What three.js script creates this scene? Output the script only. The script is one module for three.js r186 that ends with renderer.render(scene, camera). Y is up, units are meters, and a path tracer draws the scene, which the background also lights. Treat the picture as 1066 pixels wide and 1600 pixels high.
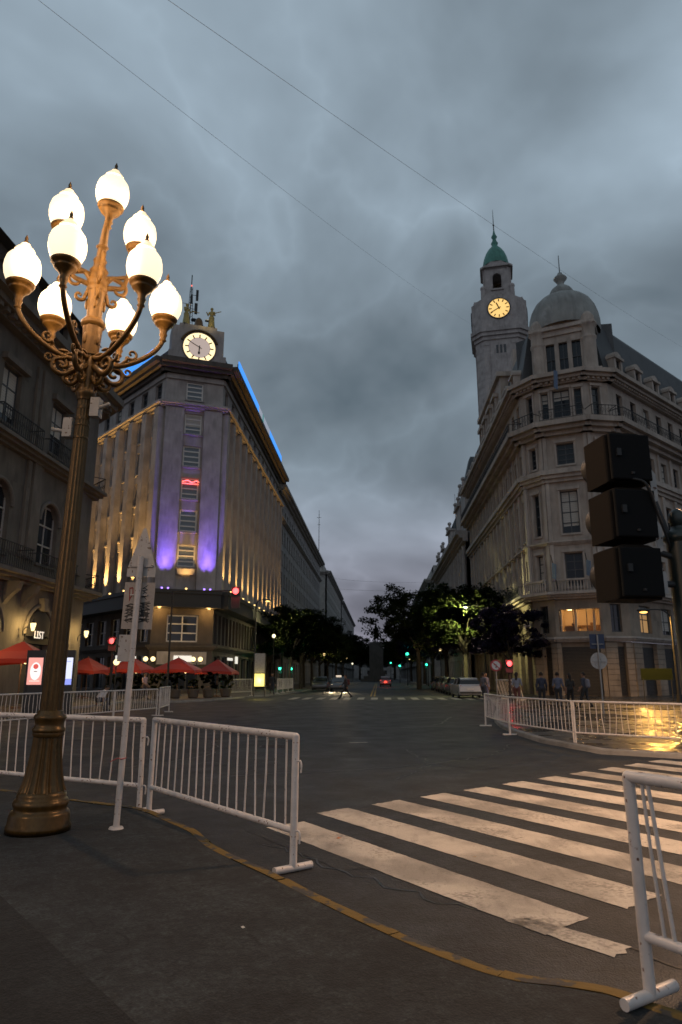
import * as THREE from 'three';
import { mergeGeometries } from 'three/addons/utils/BufferGeometryUtils.js';
import { MarchingCubes } from 'three/addons/objects/MarchingCubes.js';
import { FontLoader } from 'three/addons/loaders/FontLoader.js';
import { TextGeometry } from 'three/addons/geometries/TextGeometry.js';
import { RectAreaLightUniformsLib } from 'three/addons/lights/RectAreaLightUniformsLib.js';
RectAreaLightUniformsLib.init();

// ---------------------------------------------------------------- camera, sky, sun, exposure
const scene = new THREE.Scene();
const D = Math.PI / 180;
const camera = new THREE.PerspectiveCamera(73.73, 682 / 1024, 0.1, 2500);
camera.position.set(0, 1.7, 0);
camera.rotation.order = 'YXZ';
camera.rotation.y = 3.08 * D;      // the avenue runs along -z
camera.rotation.x = 13.44 * D;
camera.focus = 8.2;
camera.userData.fStop = 2.4;
const renderer = new THREE.WebGLRenderer({ antialias: true });
renderer.toneMapping = THREE.LinearToneMapping;
renderer.toneMappingExposure = 1.0;
renderer.shadowMap.enabled = true;

function hash(ix, iy, s) {
  let h = Math.imul(ix | 0, 374761393) ^ Math.imul(iy | 0, 668265263) ^ Math.imul(s | 0, 1442695041);
  h = Math.imul(h ^ (h >>> 13), 1274126177); h ^= h >>> 16;
  return (h >>> 0) / 4294967296;
}
function vn(x, y, s, p = 0) {          // value noise, tiled when p > 0
  const ix = Math.floor(x), iy = Math.floor(y), fx = x - ix, fy = y - iy;
  const u = fx * fx * (3 - 2 * fx), v = fy * fy * (3 - 2 * fy);
  const w = (a) => (p ? ((a % p) + p) % p : a);
  const a = hash(w(ix), w(iy), s), b = hash(w(ix + 1), w(iy), s), c = hash(w(ix), w(iy + 1), s), d = hash(w(ix + 1), w(iy + 1), s);
  return a + (b - a) * u + (c - a) * v + (a - b - c + d) * u * v;
}
function fbm(x, y, s, oct = 4, p = 0) {
  let t = 0, a = 0.5, n = 0;
  for (let i = 0; i < oct; i++) { t += a * vn(x, y, s + i * 17, p); n += a; a *= 0.5; x *= 2; y *= 2; p *= 2; }
  return t / n;
}
const ss = (a, b, x) => { x = Math.min(1, Math.max(0, (x - a) / (b - a))); return x * x * (3 - 2 * x); };
const mix = (a, b, t) => a + (b - a) * t;

{ // heavy overcast at dusk: a layered cloud deck, the same all the way round
  const W = 2048, H = 1024, data = new Float32Array(W * H * 4);
  const stops = [[-5, 0.34], [4, 0.33], [11, 0.265], [21, 0.16], [30, 0.195], [39, 0.295], [50, 0.215], [90, 0.18]];
  const level = (e) => { let i = 0; while (i < stops.length - 2 && e > stops[i + 1][0]) i++; return mix(stops[i][1], stops[i + 1][1], ss(stops[i][0], stops[i + 1][0], e)); };
  for (let r = 0; r < H; r++) {
    const up = ((r + 0.5) / H - 0.5) * Math.PI, y = Math.sin(up), e = up / D;
    for (let c = 0; c < W; c++) {
      const k = (r * W + c) * 4;
      data[k + 3] = 1;
      if (e < -3) { data[k] = 0.03; data[k + 1] = 0.03; data[k + 2] = 0.032; continue; }
      const a = ((c + 0.5) / W - 0.5) * 2 * Math.PI, x = Math.cos(a) * Math.cos(up), z = Math.sin(a) * Math.cos(up);
      const q = 1 / (Math.max(y, 0) + 0.42), px = x * q * 2.1 + 7.3, pz = z * q * 2.1 + 3.1;
      const wx = fbm(px * 0.9 + 3, pz * 0.9, 5, 3) - 0.5, wz = fbm(px * 0.9, pz * 0.9 + 9, 8, 3) - 0.5;
      const big = fbm(px * 0.85 + wx * 0.8, pz * 0.95 + wz * 0.8, 31, 6) - 0.5;
      const fine = 0.62 - Math.pow(Math.abs(fbm(px * 2.3 + wx, pz * 2.3 + wz, 77, 6) - 0.5) * 2, 0.6) * 0.9 - 0.15;
      const bend = (fbm(px * 0.6, pz * 0.6, 63, 3) - 0.5) * 26;
      let L = level(e + bend * ss(0, 20, e)) * (1 + 1.9 * big + 0.58 * fine);
      L = Math.max(0.062, L);
      const cool = ss(0.07, 0.22, L), low = 1 - ss(0, 20, e);
      data[k] = L * mix(mix(0.68, 0.79, cool), 0.98, low);
      data[k + 1] = L * mix(mix(0.98, 1.0, cool), 0.95, low);
      data[k + 2] = L * mix(mix(1.22, 1.19, cool), 1.17, low);
    }
  }
  const t = new THREE.DataTexture(data, W, H, THREE.RGBAFormat, THREE.FloatType);
  t.mapping = THREE.EquirectangularReflectionMapping; t.magFilter = THREE.LinearFilter; t.minFilter = THREE.LinearFilter; t.needsUpdate = true;
  scene.background = t; scene.environment = t;
}
const sun = new THREE.DirectionalLight(new THREE.Color(0.90, 0.95, 1.0), 0.16);   // the last daylight behind the cloud
sun.position.set(36, 80, 60); sun.target.position.set(0, 0, -60); sun.castShadow = true; sun.shadow.radius = 110;
Object.assign(sun.shadow.camera, { left: -120, right: 120, top: 140, bottom: -140, near: 1, far: 500 });
sun.shadow.mapSize.set(2048, 2048);
scene.add(sun, sun.target);

// ---------------------------------------------------------------- helpers
let seed = 20240611;
const rnd = () => { seed = (seed + 0x6d2b79f5) | 0; let t = Math.imul(seed ^ (seed >>> 15), 1 | seed); t = (t + Math.imul(t ^ (t >>> 7), 61 | t)) ^ t; return ((t ^ (t >>> 14)) >>> 0) / 4294967296; };
const rr = (a, b) => a + (b - a) * rnd();
const V = (x, y, z) => new THREE.Vector3(x, y, z);

function fin(list) {                          // merge shapes into one geometry with uv in metres
  const gs = [list].flat(9).filter(Boolean).map((g0) => {
    const g = g0.index ? g0.toNonIndexed() : g0.clone();
    for (const k of Object.keys(g.attributes)) if (k !== 'position' && k !== 'normal') g.deleteAttribute(k);
    g.morphAttributes = {};
    return g;
  });
  const g = gs.length > 1 ? mergeGeometries(gs) : gs[0];
  const p = g.attributes.position, n = g.attributes.normal, uv = new Float32Array(p.count * 2);
  for (let i = 0; i < p.count; i++) {
    const t = i - (i % 3), ax = Math.abs(n.getX(t)), ay = Math.abs(n.getY(t)), az = Math.abs(n.getZ(t));
    if (ay > ax && ay > az) { uv[i * 2] = p.getX(i); uv[i * 2 + 1] = p.getZ(i); }
    else if (ax > az) { uv[i * 2] = p.getZ(i); uv[i * 2 + 1] = p.getY(i); }
    else { uv[i * 2] = p.getX(i); uv[i * 2 + 1] = p.getY(i); }
  }
  g.setAttribute('uv', new THREE.BufferAttribute(uv, 2));
  return g;
}
const bx = (x0, x1, y0, y1, z0, z1) => new THREE.BoxGeometry(x1 - x0, y1 - y0, z1 - z0).translate((x0 + x1) / 2, (y0 + y1) / 2, (z0 + z1) / 2);
const cyl = (r0, r1, h, x = 0, y = 0, z = 0, seg = 14) => new THREE.CylinderGeometry(r1, r0, h, seg).translate(x, y + h / 2, z);
const sph = (r, x = 0, y = 0, z = 0, sx = 1, sy = 1, sz = 1, a = 14, b = 10) => new THREE.SphereGeometry(r, a, b).scale(sx, sy, sz).translate(x, y, z);
const lathe = (pr, seg = 24, x = 0, y = 0, z = 0) => new THREE.LatheGeometry(pr.map(([r, h]) => new THREE.Vector2(r, h)), seg).translate(x, y, z);
function rod(a, b, r0, r1 = r0, seg = 8) {
  const d = b.clone().sub(a), g = new THREE.CylinderGeometry(r1, r0, d.length(), seg);
  g.applyQuaternion(new THREE.Quaternion().setFromUnitVectors(V(0, 1, 0), d.normalize()));
  return g.translate((a.x + b.x) / 2, (a.y + b.y) / 2, (a.z + b.z) / 2);
}
function tube(pts, r, n = 24, rad = 8, r1 = r) {           // a tapering tube through points
  const c = new THREE.CatmullRomCurve3(pts.map((p) => (p.isVector3 ? p : V(...p)))), g = new THREE.TubeGeometry(c, n, 1, rad);
  const p = g.attributes.position, v = V(0, 0, 0), q = V(0, 0, 0);
  for (let i = 0; i <= n; i++) {
    c.getPointAt(i / n, q); const k = mix(r, r1, i / n);
    for (let j = 0; j <= rad; j++) { const m = i * (rad + 1) + j; v.fromBufferAttribute(p, m).sub(q).multiplyScalar(k).add(q); p.setXYZ(m, v.x, v.y, v.z); }
  }
  const a = c.getPointAt(0), b = c.getPointAt(1);
  return [g, new THREE.SphereGeometry(r, rad, 4).translate(a.x, a.y, a.z), new THREE.SphereGeometry(r1, rad, 4).translate(b.x, b.y, b.z)];
}
const spiral = (cx, cy, r0, r1, a0, a1, n = 14) => Array.from({ length: n }, (_, i) => { const t = i / (n - 1), a = mix(a0, a1, t), r = mix(r0, r1, t); return [cx + r * Math.cos(a), cy + r * Math.sin(a), 0]; });
const turned = (list, a, x = 0, y = 0, z = 0) => [list].flat(9).map((g) => g.clone().rotateY(a).translate(x, y, z));
const moved = (list, x, y, z) => [list].flat(9).map((g) => g.clone().translate(x, y, z));
function prism(pts, depth, bevel = 0) {                     // outline in x,y, thickness along z
  const s = new THREE.Shape(pts.map(([x, y]) => new THREE.Vector2(x, y)));
  return new THREE.ExtrudeGeometry(s, { depth, bevelEnabled: bevel > 0, bevelSize: bevel, bevelThickness: bevel, bevelSegments: 2, curveSegments: 6 });
}

const taken = {};
function numbered(name) { const k = (taken[name] = (taken[name] ?? -1) + 1); return k ? name + '_' + String(k).padStart(3, '0') : name; }
function thing(name, label, category, [x, y, z] = [0, 0, 0], turn = 0, group) {
  const o = new THREE.Group(); o.name = numbered(name); o.position.set(x, y, z); o.rotation.y = turn;
  o.userData = { label, category }; if (group) o.userData.group = group;
  scene.add(o); return o;
}
function part(name, shape, m, parent) {
  const g = shape.isBufferGeometry && shape.userData.ready ? shape : fin(shape);
  const o = new THREE.Mesh(g, m); o.name = name; o.castShadow = o.receiveShadow = true; parent.add(o); return o;
}
const ready = (shape) => { const g = fin(shape); g.userData.ready = true; return g; };
function struct(name, shape, m) { const o = part(numbered(name), shape, m, scene); o.userData.kind = 'structure'; return o; }
function single(name, shape, m, label, category, group) {
  const o = part(numbered(name), shape, m, scene); o.userData = { label, category }; if (group) o.userData.group = group; return o;
}
function copyOf(src, [x, y, z], turn, label, group) {
  const r = src.clone(); r.name = numbered(src.name.replace(/_\d{3}$/, '')); r.userData = { ...src.userData, label }; if (group) r.userData.group = group;
  r.position.set(x, y, z); r.rotation.y = turn; scene.add(r); return r;
}
function bulb(x, y, z, color, I, size = 2, range = 0) {        // the light of one lamp
  const l = new THREE.PointLight(color, I, range, 2); l.position.set(x, y, z); l.castShadow = true; l.shadow.radius = size; scene.add(l); return l;
}

// ---------------------------------------------------------------- textures and materials
function tex(W, H, f, { srgb = true, size = 1, sizeY = size } = {}) {
  const d = new Uint8Array(W * H * 4);
  for (let j = 0; j < H; j++) for (let i = 0; i < W; i++) {
    const v = f(i / W, j / H), k = (j * W + i) * 4;
    if (typeof v === 'number') d[k] = d[k + 1] = d[k + 2] = Math.max(0, Math.min(255, v * 255)); else for (let c = 0; c < 3; c++) d[k + c] = Math.max(0, Math.min(255, v[c] * 255));
    d[k + 3] = 255;
  }
  const t = new THREE.DataTexture(d, W, H); t.magFilter = THREE.LinearFilter; t.minFilter = THREE.LinearMipmapLinearFilter; t.generateMipmaps = true;
  t.wrapS = t.wrapT = THREE.RepeatWrapping; if (srgb) t.colorSpace = THREE.SRGBColorSpace;
  t.repeat.set(1 / size, 1 / sizeY); t.needsUpdate = true; return t;
}
const col = (r, g, b) => new THREE.Color().setRGB(r, g, b);
const mat = (c, rough = 0.8, o = {}) => new THREE.MeshStandardMaterial({ color: Array.isArray(c) ? col(...c) : c, roughness: rough, ...o });
const glow = (c, I = 1, base = [0.5, 0.5, 0.5]) => new THREE.MeshStandardMaterial({ color: col(...base), roughness: 0.5, emissive: col(...c), emissiveIntensity: I });

const T = {};
T.stone = tex(512, 512, (u, v) => 0.70 + 0.20 * fbm(u * 6, v * 6, 3, 5, 6) + 0.10 * fbm(u * 40, v * 10, 9, 3, 40) - 0.08 * ss(0.55, 0.8, fbm(u * 12, v * 3, 21, 4, 12)) + 0.05 * (hash(u * 512, v * 512, 4) - 0.5), { size: 6 });
T.stoneB = tex(512, 512, (u, v) => 0.5 * fbm(u * 24, v * 24, 13, 4, 24) + 0.5 * fbm(u * 90, v * 90, 14, 2, 90), { srgb: false, size: 3 });
T.asphalt = tex(1024, 1024, (u, v) => { const g = hash(u * 1024, v * 1024, 7), f = fbm(u * 160, v * 160, 5, 2, 160), c = fbm(u * 7, v * 7, 11, 5, 7); const w = 0.42 + 0.34 * (f - 0.5) + 0.34 * (fbm(u * 44, v * 44, 15, 3, 44) - 0.5) + 0.20 * (g - 0.5) * (g > 0.86 ? 2.6 : 1) + 0.42 * (c - 0.5); return [w * 1.02, w, w * 0.98]; }, { size: 4 });
T.asphaltB = tex(1024, 1024, (u, v) => 0.6 * hash(u * 512, v * 512, 7) + 0.4 * fbm(u * 130, v * 130, 5, 3, 130), { srgb: false, size: 4 });
T.asphaltR = tex(512, 512, (u, v) => 0.60 + 0.34 * (fbm(u * 9, v * 9, 41, 5, 9) - 0.2), { srgb: false, size: 5 });
T.walk = tex(1024, 1024, (u, v) => {
  const c = fbm(u * 5, v * 5, 51, 6, 5), g = hash(u * 1024, v * 1024, 59), n = fbm(u * 190, v * 190, 61, 3, 190), p = fbm(u * 14, v * 14, 57, 4, 14);
  const wx = fbm(u * 8, v * 8, 63, 4, 8), crack = Math.abs(fbm(u * 3 + wx * 0.6, v * 3 + wx * 0.6, 67, 2, 3) - 0.5), spot = vn(u * 46, v * 46, 69, 46);
  let w = 0.50 + 0.42 * (c - 0.5) + 0.26 * (g - 0.5) * (g > 0.9 ? 2 : 1) + 0.5 * (n - 0.5) + 0.34 * (fbm(u * 56, v * 56, 65, 3, 56) - 0.5) - 0.14 * ss(0.52, 0.62, p) * ss(0.3, 0.6, n);
  w *= 1 - 0.45 * (1 - ss(0.0015, 0.006, crack)) * ss(0.48, 0.6, c); w *= 1 - 0.35 * ss(0.93, 0.97, spot);
  return [w * 1.03, w, w * 0.95];
}, { size: 3.2 });
T.paint = tex(1024, 1024, (u, v) => { const c = fbm(u * 9, v * 9, 71, 6, 9), f = fbm(u * 120, v * 120, 73, 3, 120), w = ss(0.52, 0.78, c * 0.5 + f * 0.5), d = 0.86 - 0.20 * ss(0.35, 0.8, fbm(u * 6, v * 6, 79, 5, 6)) - 0.05 * ss(0.5, 0.75, fbm(u * 40, v * 8, 83, 4, 40)) - 0.16 * (hash(u * 1024, v * 1024, 3) - 0.3); const k = mix(d, 0.40, w * 0.5); return [k, k * 0.985, k * 0.95]; }, { size: 3 });
T.kerb = tex(1024, 256, (u, v) => { const c = fbm(u * 24, v * 6, 81, 5, 24), w = ss(0.58, 0.72, c), g = 0.9 + 0.2 * (hash(u * 1024, v * 256, 2) - 0.5); return w > 0.5 ? [0.36 * g, 0.34 * g, 0.32 * g] : [mix(0.64, 0.42, w) * g, mix(0.50, 0.36, w) * g, mix(0.14, 0.2, w) * g]; }, { size: 4, sizeY: 1 });
T.pave = tex(1024, 1024, (u, v) => { const row = Math.floor(v * 26), off = hash(row, 3, 4) , q = (u * 13 + off) % 1, fy = (v * 26) % 1, c = Math.floor(u * 13 + off) % 13; const e = Math.min(q * 1.6, (1 - q) * 1.6, fy, 1 - fy); const t = 0.45 + 0.28 * (hash(c, row, 6) - 0.5) + 0.24 * (fbm(u * 30, v * 30, 91, 4, 30) - 0.5); return mix(0.22, t, ss(0.02, 0.12, e)); }, { size: 5.2 });
T.paveB = tex(1024, 1024, (u, v) => { const row = Math.floor(v * 26), off = hash(row, 3, 4), q = (u * 13 + off) % 1, fy = (v * 26) % 1, c = Math.floor(u * 13 + off) % 13; const e = Math.min(q * 1.6, (1 - q) * 1.6, fy, 1 - fy); return ss(0.0, 0.3, e) * (0.7 + 0.3 * hash(c, row, 6)) + 0.12 * fbm(u * 50, v * 50, 95, 3, 50); }, { srgb: false, size: 5.2 });
T.wet = tex(512, 512, (u, v) => 0.16 + 0.42 * ss(0.38, 0.66, fbm(u * 8, v * 8, 97, 4, 8)), { srgb: false, size: 9 });
T.rust = tex(512, 512, (u, v) => { const c = fbm(u * 30, v * 30, 101, 5, 30), w = ss(0.70, 0.78, c), g = 0.84 + 0.14 * fbm(u * 9, v * 9, 103, 4, 9); return [mix(g, 0.42, w), mix(g, 0.27, w), mix(g, 0.17, w)]; }, { size: 0.8 });
T.metal = tex(512, 512, (u, v) => 0.78 + 0.28 * (fbm(u * 18, v * 18, 107, 5, 18) - 0.4) + 0.1 * (hash(u * 512, v * 512, 5) - 0.5), { size: 0.9 });
T.bark = tex(256, 256, (u, v) => 0.6 + 0.5 * (fbm(u * 24, v * 6, 111, 4, 24) - 0.5), { size: 1 });

const stone = (r, g, b, rough = 0.88) => mat([r, g, b], rough, { map: T.stone, bumpMap: T.stoneB, bumpScale: 0.012 });
const roofPrism = (pts, len) => prism(pts.map(([o, y]) => [-o, y]).reverse(), len).rotateY(Math.PI / 2);   // outline as (outwards, up), run along local x
const M = {
  road: mat([0.066, 0.082, 0.103], 1, { map: T.asphalt, roughnessMap: T.asphaltR, bumpMap: T.asphaltB, bumpScale: 0.006, vertexColors: true }),
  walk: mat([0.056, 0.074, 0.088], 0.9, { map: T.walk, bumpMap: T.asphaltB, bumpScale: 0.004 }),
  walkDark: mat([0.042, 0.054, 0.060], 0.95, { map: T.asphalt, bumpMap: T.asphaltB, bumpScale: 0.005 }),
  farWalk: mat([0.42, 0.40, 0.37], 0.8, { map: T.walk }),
  pave: mat([0.34, 0.32, 0.30], 0.85, { map: T.pave, roughnessMap: T.wet, bumpMap: T.paveB, bumpScale: 0.014 }),
  kerbStone: stone(0.30, 0.29, 0.27),
  kerbYellow: mat([0.44, 0.45, 0.46], 0.85, { map: T.kerb, bumpMap: T.stoneB, bumpScale: 0.006 }),
  paint: mat([0.66, 0.63, 0.59], 0.75, { map: T.paint }),
  white: mat([0.74, 0.69, 0.65], 0.42, { map: T.rust }),
  bronze: mat([0.125, 0.070, 0.016], 0.36, { metalness: 0.45, map: T.metal, bumpMap: T.stoneB, bumpScale: 0.003 }),
  signalBackShaded: new THREE.MeshPhysicalMaterial({ color: col(0.008, 0.009, 0.01), roughness: 0.95, specularIntensity: 0.3 }), signalCaseLit: new THREE.MeshPhysicalMaterial({ color: col(0.014, 0.012, 0.010), roughness: 0.95, specularIntensity: 0.25 }), wire: mat([0.24, 0.25, 0.26], 0.8),
  dark: mat([0.02, 0.022, 0.024], 0.5), darkGreen: mat([0.018, 0.028, 0.026], 0.45), grey: mat([0.34, 0.34, 0.33], 0.55, { map: T.rust }),
  iron: mat([0.025, 0.026, 0.027], 0.6, { metalness: 0.3 }),
  signBack: mat([0.46, 0.44, 0.42], 0.5, { metalness: 0.1, map: T.rust }),
  galv: mat([0.40, 0.39, 0.38], 0.5, { metalness: 0.3, map: T.rust }),
  glass: new THREE.MeshPhysicalMaterial({ color: col(0.018, 0.022, 0.027), roughness: 0.06, metalness: 0, ior: 1.5, specularIntensity: 1 }),
  glassPale: new THREE.MeshPhysicalMaterial({ color: col(0.10, 0.12, 0.14), roughness: 0.12, ior: 1.5 }),
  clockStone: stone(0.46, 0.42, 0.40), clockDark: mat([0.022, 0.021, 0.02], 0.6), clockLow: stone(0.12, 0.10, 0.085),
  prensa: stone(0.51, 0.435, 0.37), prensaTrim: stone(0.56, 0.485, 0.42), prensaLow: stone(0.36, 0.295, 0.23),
  dome: stone(0.38, 0.39, 0.37), slate: mat([0.075, 0.08, 0.085], 0.6, { map: T.stone }),
  legis: stone(0.48, 0.44, 0.42), tower: stone(0.52, 0.47, 0.45), copper: mat([0.10, 0.33, 0.26], 0.6, { map: T.stone }),
  cafe: stone(0.16, 0.145, 0.125), cafeTrim: stone(0.19, 0.17, 0.145), frameWhite: mat([0.62, 0.60, 0.57], 0.5), frameDark: mat([0.05, 0.055, 0.06], 0.5),
  farA: stone(0.42, 0.40, 0.39), farB: stone(0.50, 0.48, 0.45), farC: stone(0.36, 0.35, 0.34), blind: mat([0.42, 0.40, 0.36], 0.9), inside: mat([0.30, 0.28, 0.26], 0.9),
  red: new THREE.MeshPhysicalMaterial({ color: col(0.42, 0.035, 0.02), roughness: 0.9, transmission: 0.25, thickness: 0, side: THREE.DoubleSide }),
  barkLit: mat([0.34, 0.30, 0.22], 0.9, { map: T.bark }),
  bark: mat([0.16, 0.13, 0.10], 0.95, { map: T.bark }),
  leaf: mat([0.10, 0.14, 0.05], 0.75, { side: THREE.DoubleSide }), leafPurple: mat([0.22, 0.17, 0.36], 0.8, { side: THREE.DoubleSide }),
  curtain: mat([0.5, 0.42, 0.32], 0.9), room: mat([0.45, 0.36, 0.26], 0.9), wood: mat([0.16, 0.09, 0.05], 0.7),
};
const WARM = col(1, 0.60, 0.33), SODIUM = col(1, 0.55, 0.16);
// ---------------------------------------------------------------- ground, pavements, markings
{ // the carriageway: one sheet out to the horizon, finer near the camera
  const axis = (lo, hi, f) => { const a = [lo]; while (a[a.length - 1] < hi) a.push(a[a.length - 1] + f(a[a.length - 1])); return a; };
  const st = (c) => (v) => Math.min(60, Math.max(0.5, Math.abs(v - c) * 0.09));
  const xs = axis(-700, 700, st(0)), zs = axis(-1500, 60, st(-8)), pos = [], uv = [], cl = [], idx = [];
  for (const z of zs) for (const x of xs) {
    pos.push(x, 0, z); uv.push(x, z);
    const a = fbm(x * 0.16 + 40, z * 0.16 + 90, 5, 4), b = fbm(x * 0.9 + 7, z * 0.35 + 3, 6, 3), t = 0.80 + 0.5 * (a - 0.5) + 0.34 * (b - 0.5);
    cl.push(t, t, t * 1.01);
  }
  const n = xs.length;
  for (let j = 0; j < zs.length - 1; j++) for (let i = 0; i < n - 1; i++) { const a = j * n + i; idx.push(a, a + n, a + 1, a + 1, a + n, a + n + 1); }
  const g = new THREE.BufferGeometry();
  g.setAttribute('position', new THREE.Float32BufferAttribute(pos, 3)); g.setAttribute('uv', new THREE.Float32BufferAttribute(uv, 2)); g.setAttribute('color', new THREE.Float32BufferAttribute(cl, 3));
  g.setIndex(idx); g.computeVertexNormals(); g.userData.ready = true;
  struct('road', g, M.road);
}
function smoothLine(pts, n) { return new THREE.CatmullRomCurve3(pts.map(([x, z]) => V(x, 0, z)), false, 'centripetal').getSpacedPoints(n).map((p) => [p.x, p.z]); }
function pavement(name, poly, top, m) {
  const g = new THREE.ShapeGeometry(new THREE.Shape(poly.map(([x, z]) => new THREE.Vector2(x, -z)))).rotateX(-Math.PI / 2).translate(0, top, 0);
  return struct(name, g, m);
}
function kerb(line, top, w, m, side = 1, name = 'kerb', run0 = 0) {             // a stone edge along a line; side picks the road side
  const pos = [], uv = [], idx = []; let run = run0;
  line.forEach(([x, z], i) => {
    const a = line[Math.max(0, i - 1)], b = line[Math.min(line.length - 1, i + 1)], l = Math.hypot(b[0] - a[0], b[1] - a[1]), nx = (-(b[1] - a[1]) / l) * side, nz = ((b[0] - a[0]) / l) * side;
    if (i) run += Math.hypot(x - line[i - 1][0], z - line[i - 1][1]);
    const wob = 0.006 * Math.sin(run * 3.1) + 0.006 * Math.sin(run * 7.7);
    for (const [o, y, v] of [[0, top + 0.004, 0], [w - 0.03 + wob, top + 0.004, 0.12], [w + wob, top - 0.026, 0.17], [w + 0.015 + wob, -0.02, 0.3]]) { pos.push(x + nx * o, y, z + nz * o); uv.push(run, v); }
  });
  for (let i = 0; i < line.length - 1; i++) for (let k = 0; k < 3; k++) { const a = i * 4 + k, b = a + 4; if (side > 0) idx.push(a, b, a + 1, a + 1, b, b + 1); else idx.push(a, a + 1, b, a + 1, b + 1, b); }
  const g = new THREE.BufferGeometry(); g.setAttribute('position', new THREE.Float32BufferAttribute(pos, 3)); g.setAttribute('uv', new THREE.Float32BufferAttribute(uv, 2)); g.setIndex(idx); g.computeVertexNormals(); g.userData.ready = true;
  return struct(name, g, m);
}
const nearEdge = smoothLine([[-34, -26], [-16, -16], [-9, -12], [-5.6, -10.2], [-3.72, -9.2], [-2.98, -8.82], [-2.44, -8.2], [-2.02, -7.66], [-1.66, -7.02], [-0.88, -6.02], [-0.18, -5.1], [0.36, -4.48], [0.69, -4.21], [1.0, -4.13], [1.18, -4.05], [1.4, -3.82], [2.5, -3.05], [6, -0.5], [14, 5]], 260);
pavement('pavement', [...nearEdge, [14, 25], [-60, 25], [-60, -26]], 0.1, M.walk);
// the near kerb: painted stones laid end to end, each a little off its neighbour
const nearKerb = new THREE.Group(); nearKerb.name = 'kerb'; nearKerb.userData.kind = 'structure'; scene.add(nearKerb);
taken.kerb = 0;
{
  const fine = smoothLine(nearEdge, 1400); let at = 0, k = 0;
  while (at < fine.length - 12) {
    const n = 17 + Math.round(hash(k, 2, 9) * 5), cut = fine.slice(at, Math.min(fine.length, at + n));
    const o = kerb(cut, 0.1 + (hash(k, 4, 9) - 0.5) * 0.007, 0.12 + (hash(k, 5, 9) - 0.5) * 0.006, M.kerbYellow, -1, 'kerb_stone', k * 1.37);
    delete o.userData.kind; nearKerb.add(o); o.name = 'kerb_stone'; at += n - 1; k++;
    const a = cut[cut.length - 1], b = cut[cut.length - 2], s = 0.006 / Math.hypot(a[0] - b[0], a[1] - b[1]); fine[at] = [a[0] + (a[0] - b[0]) * s, a[1] + (a[1] - b[1]) * s];
  }
}
pavement('pavement', [[-9, 3], [-9, -8], [-4.5, -7.2], [-2.84, -5.47], [-1.17, -3.64], [1.5, -0.7], [1.5, 3]], 0.105, M.walkDark);  // darker pavement strip; shading at this corner is put into its colour
const rightEdge = smoothLine([[8.3, -420], [8.3, -200], [8.3, -70], [8.0, -52], [6.4, -38], [4.5, -27], [4.15, -21.5], [4.75, -17], [6.0, -15.2], [8.4, -15.6], [14, -20.5], [60, -66], [160, -166]], 240);
pavement('pavement', [...rightEdge, [160, -420]], 0.11, M.pave);
kerb(rightEdge, 0.11, 0.18, M.kerbStone, 1);
const leftEdge = smoothLine([[-8.1, -420], [-8.1, -200], [-8.0, -80], [-8.7, -62], [-10.6, -52.5], [-12.0, -46], [-14.2, -43], [-17.5, -44.6], [-24, -54], [-50, -80], [-120, -150]], 200);
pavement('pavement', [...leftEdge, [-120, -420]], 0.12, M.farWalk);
kerb(leftEdge, 0.12, 0.18, M.kerbStone, -1);
const cafeEdge = smoothLine([[-16, 40], [-16, 0], [-16, -40], [-16.5, -44.5], [-19.5, -50.5], [-26, -57], [-120, -151]], 120);
pavement('pavement', [...cafeEdge, [-160, -151], [-160, 40]], 0.12, M.farWalk);
kerb(cafeEdge, 0.12, 0.18, M.kerbStone, 1);

function sheet(corners, y, jag = 0.012, s = 1) {          // a painted marking with slightly ragged edges
  const out = [];
  corners.forEach((a, i) => { const b = corners[(i + 1) % 4], n = Math.max(1, Math.round(Math.hypot(b[0] - a[0], b[1] - a[1]) / 0.06)); for (let k = 0; k < n; k++) { const t = k / n, j = () => (k ? (hash(k * 7 + i, s, 3) - 0.5) * 2 * jag + Math.sin(k * 0.7 + s) * jag * 0.5 : 0); out.push(new THREE.Vector2(mix(a[0], b[0], t) + j(), -(mix(a[1], b[1], t) + j() * 0.8))); } });
  return new THREE.ShapeGeometry(new THREE.Shape(out)).rotateX(-Math.PI / 2).translate(0, y, 0);
}
// darker asphalt patches in the carriageway
const patchM = mat([0.042, 0.050, 0.062], 0.7, { map: T.asphalt, bumpMap: T.asphaltB, bumpScale: 0.006 });
for (const [k, c] of [[[-1.5, -8.2], [-0.3, -6.6], [0.15, -6.95], [-1.05, -8.55]], [[1.9, -13.5], [3.4, -15.2], [2.6, -15.9], [1.1, -14.2]], [[-6.2, -16.4], [-2.2, -14.7], [-2.5, -14.0], [-6.5, -15.7]], [[2.3, -5.9], [4.4, -7.8], [4.9, -7.2], [2.8, -5.3]]].entries()) struct('road_patch', sheet(c, 0.0035, 0.03, k + 60), patchM);
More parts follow.
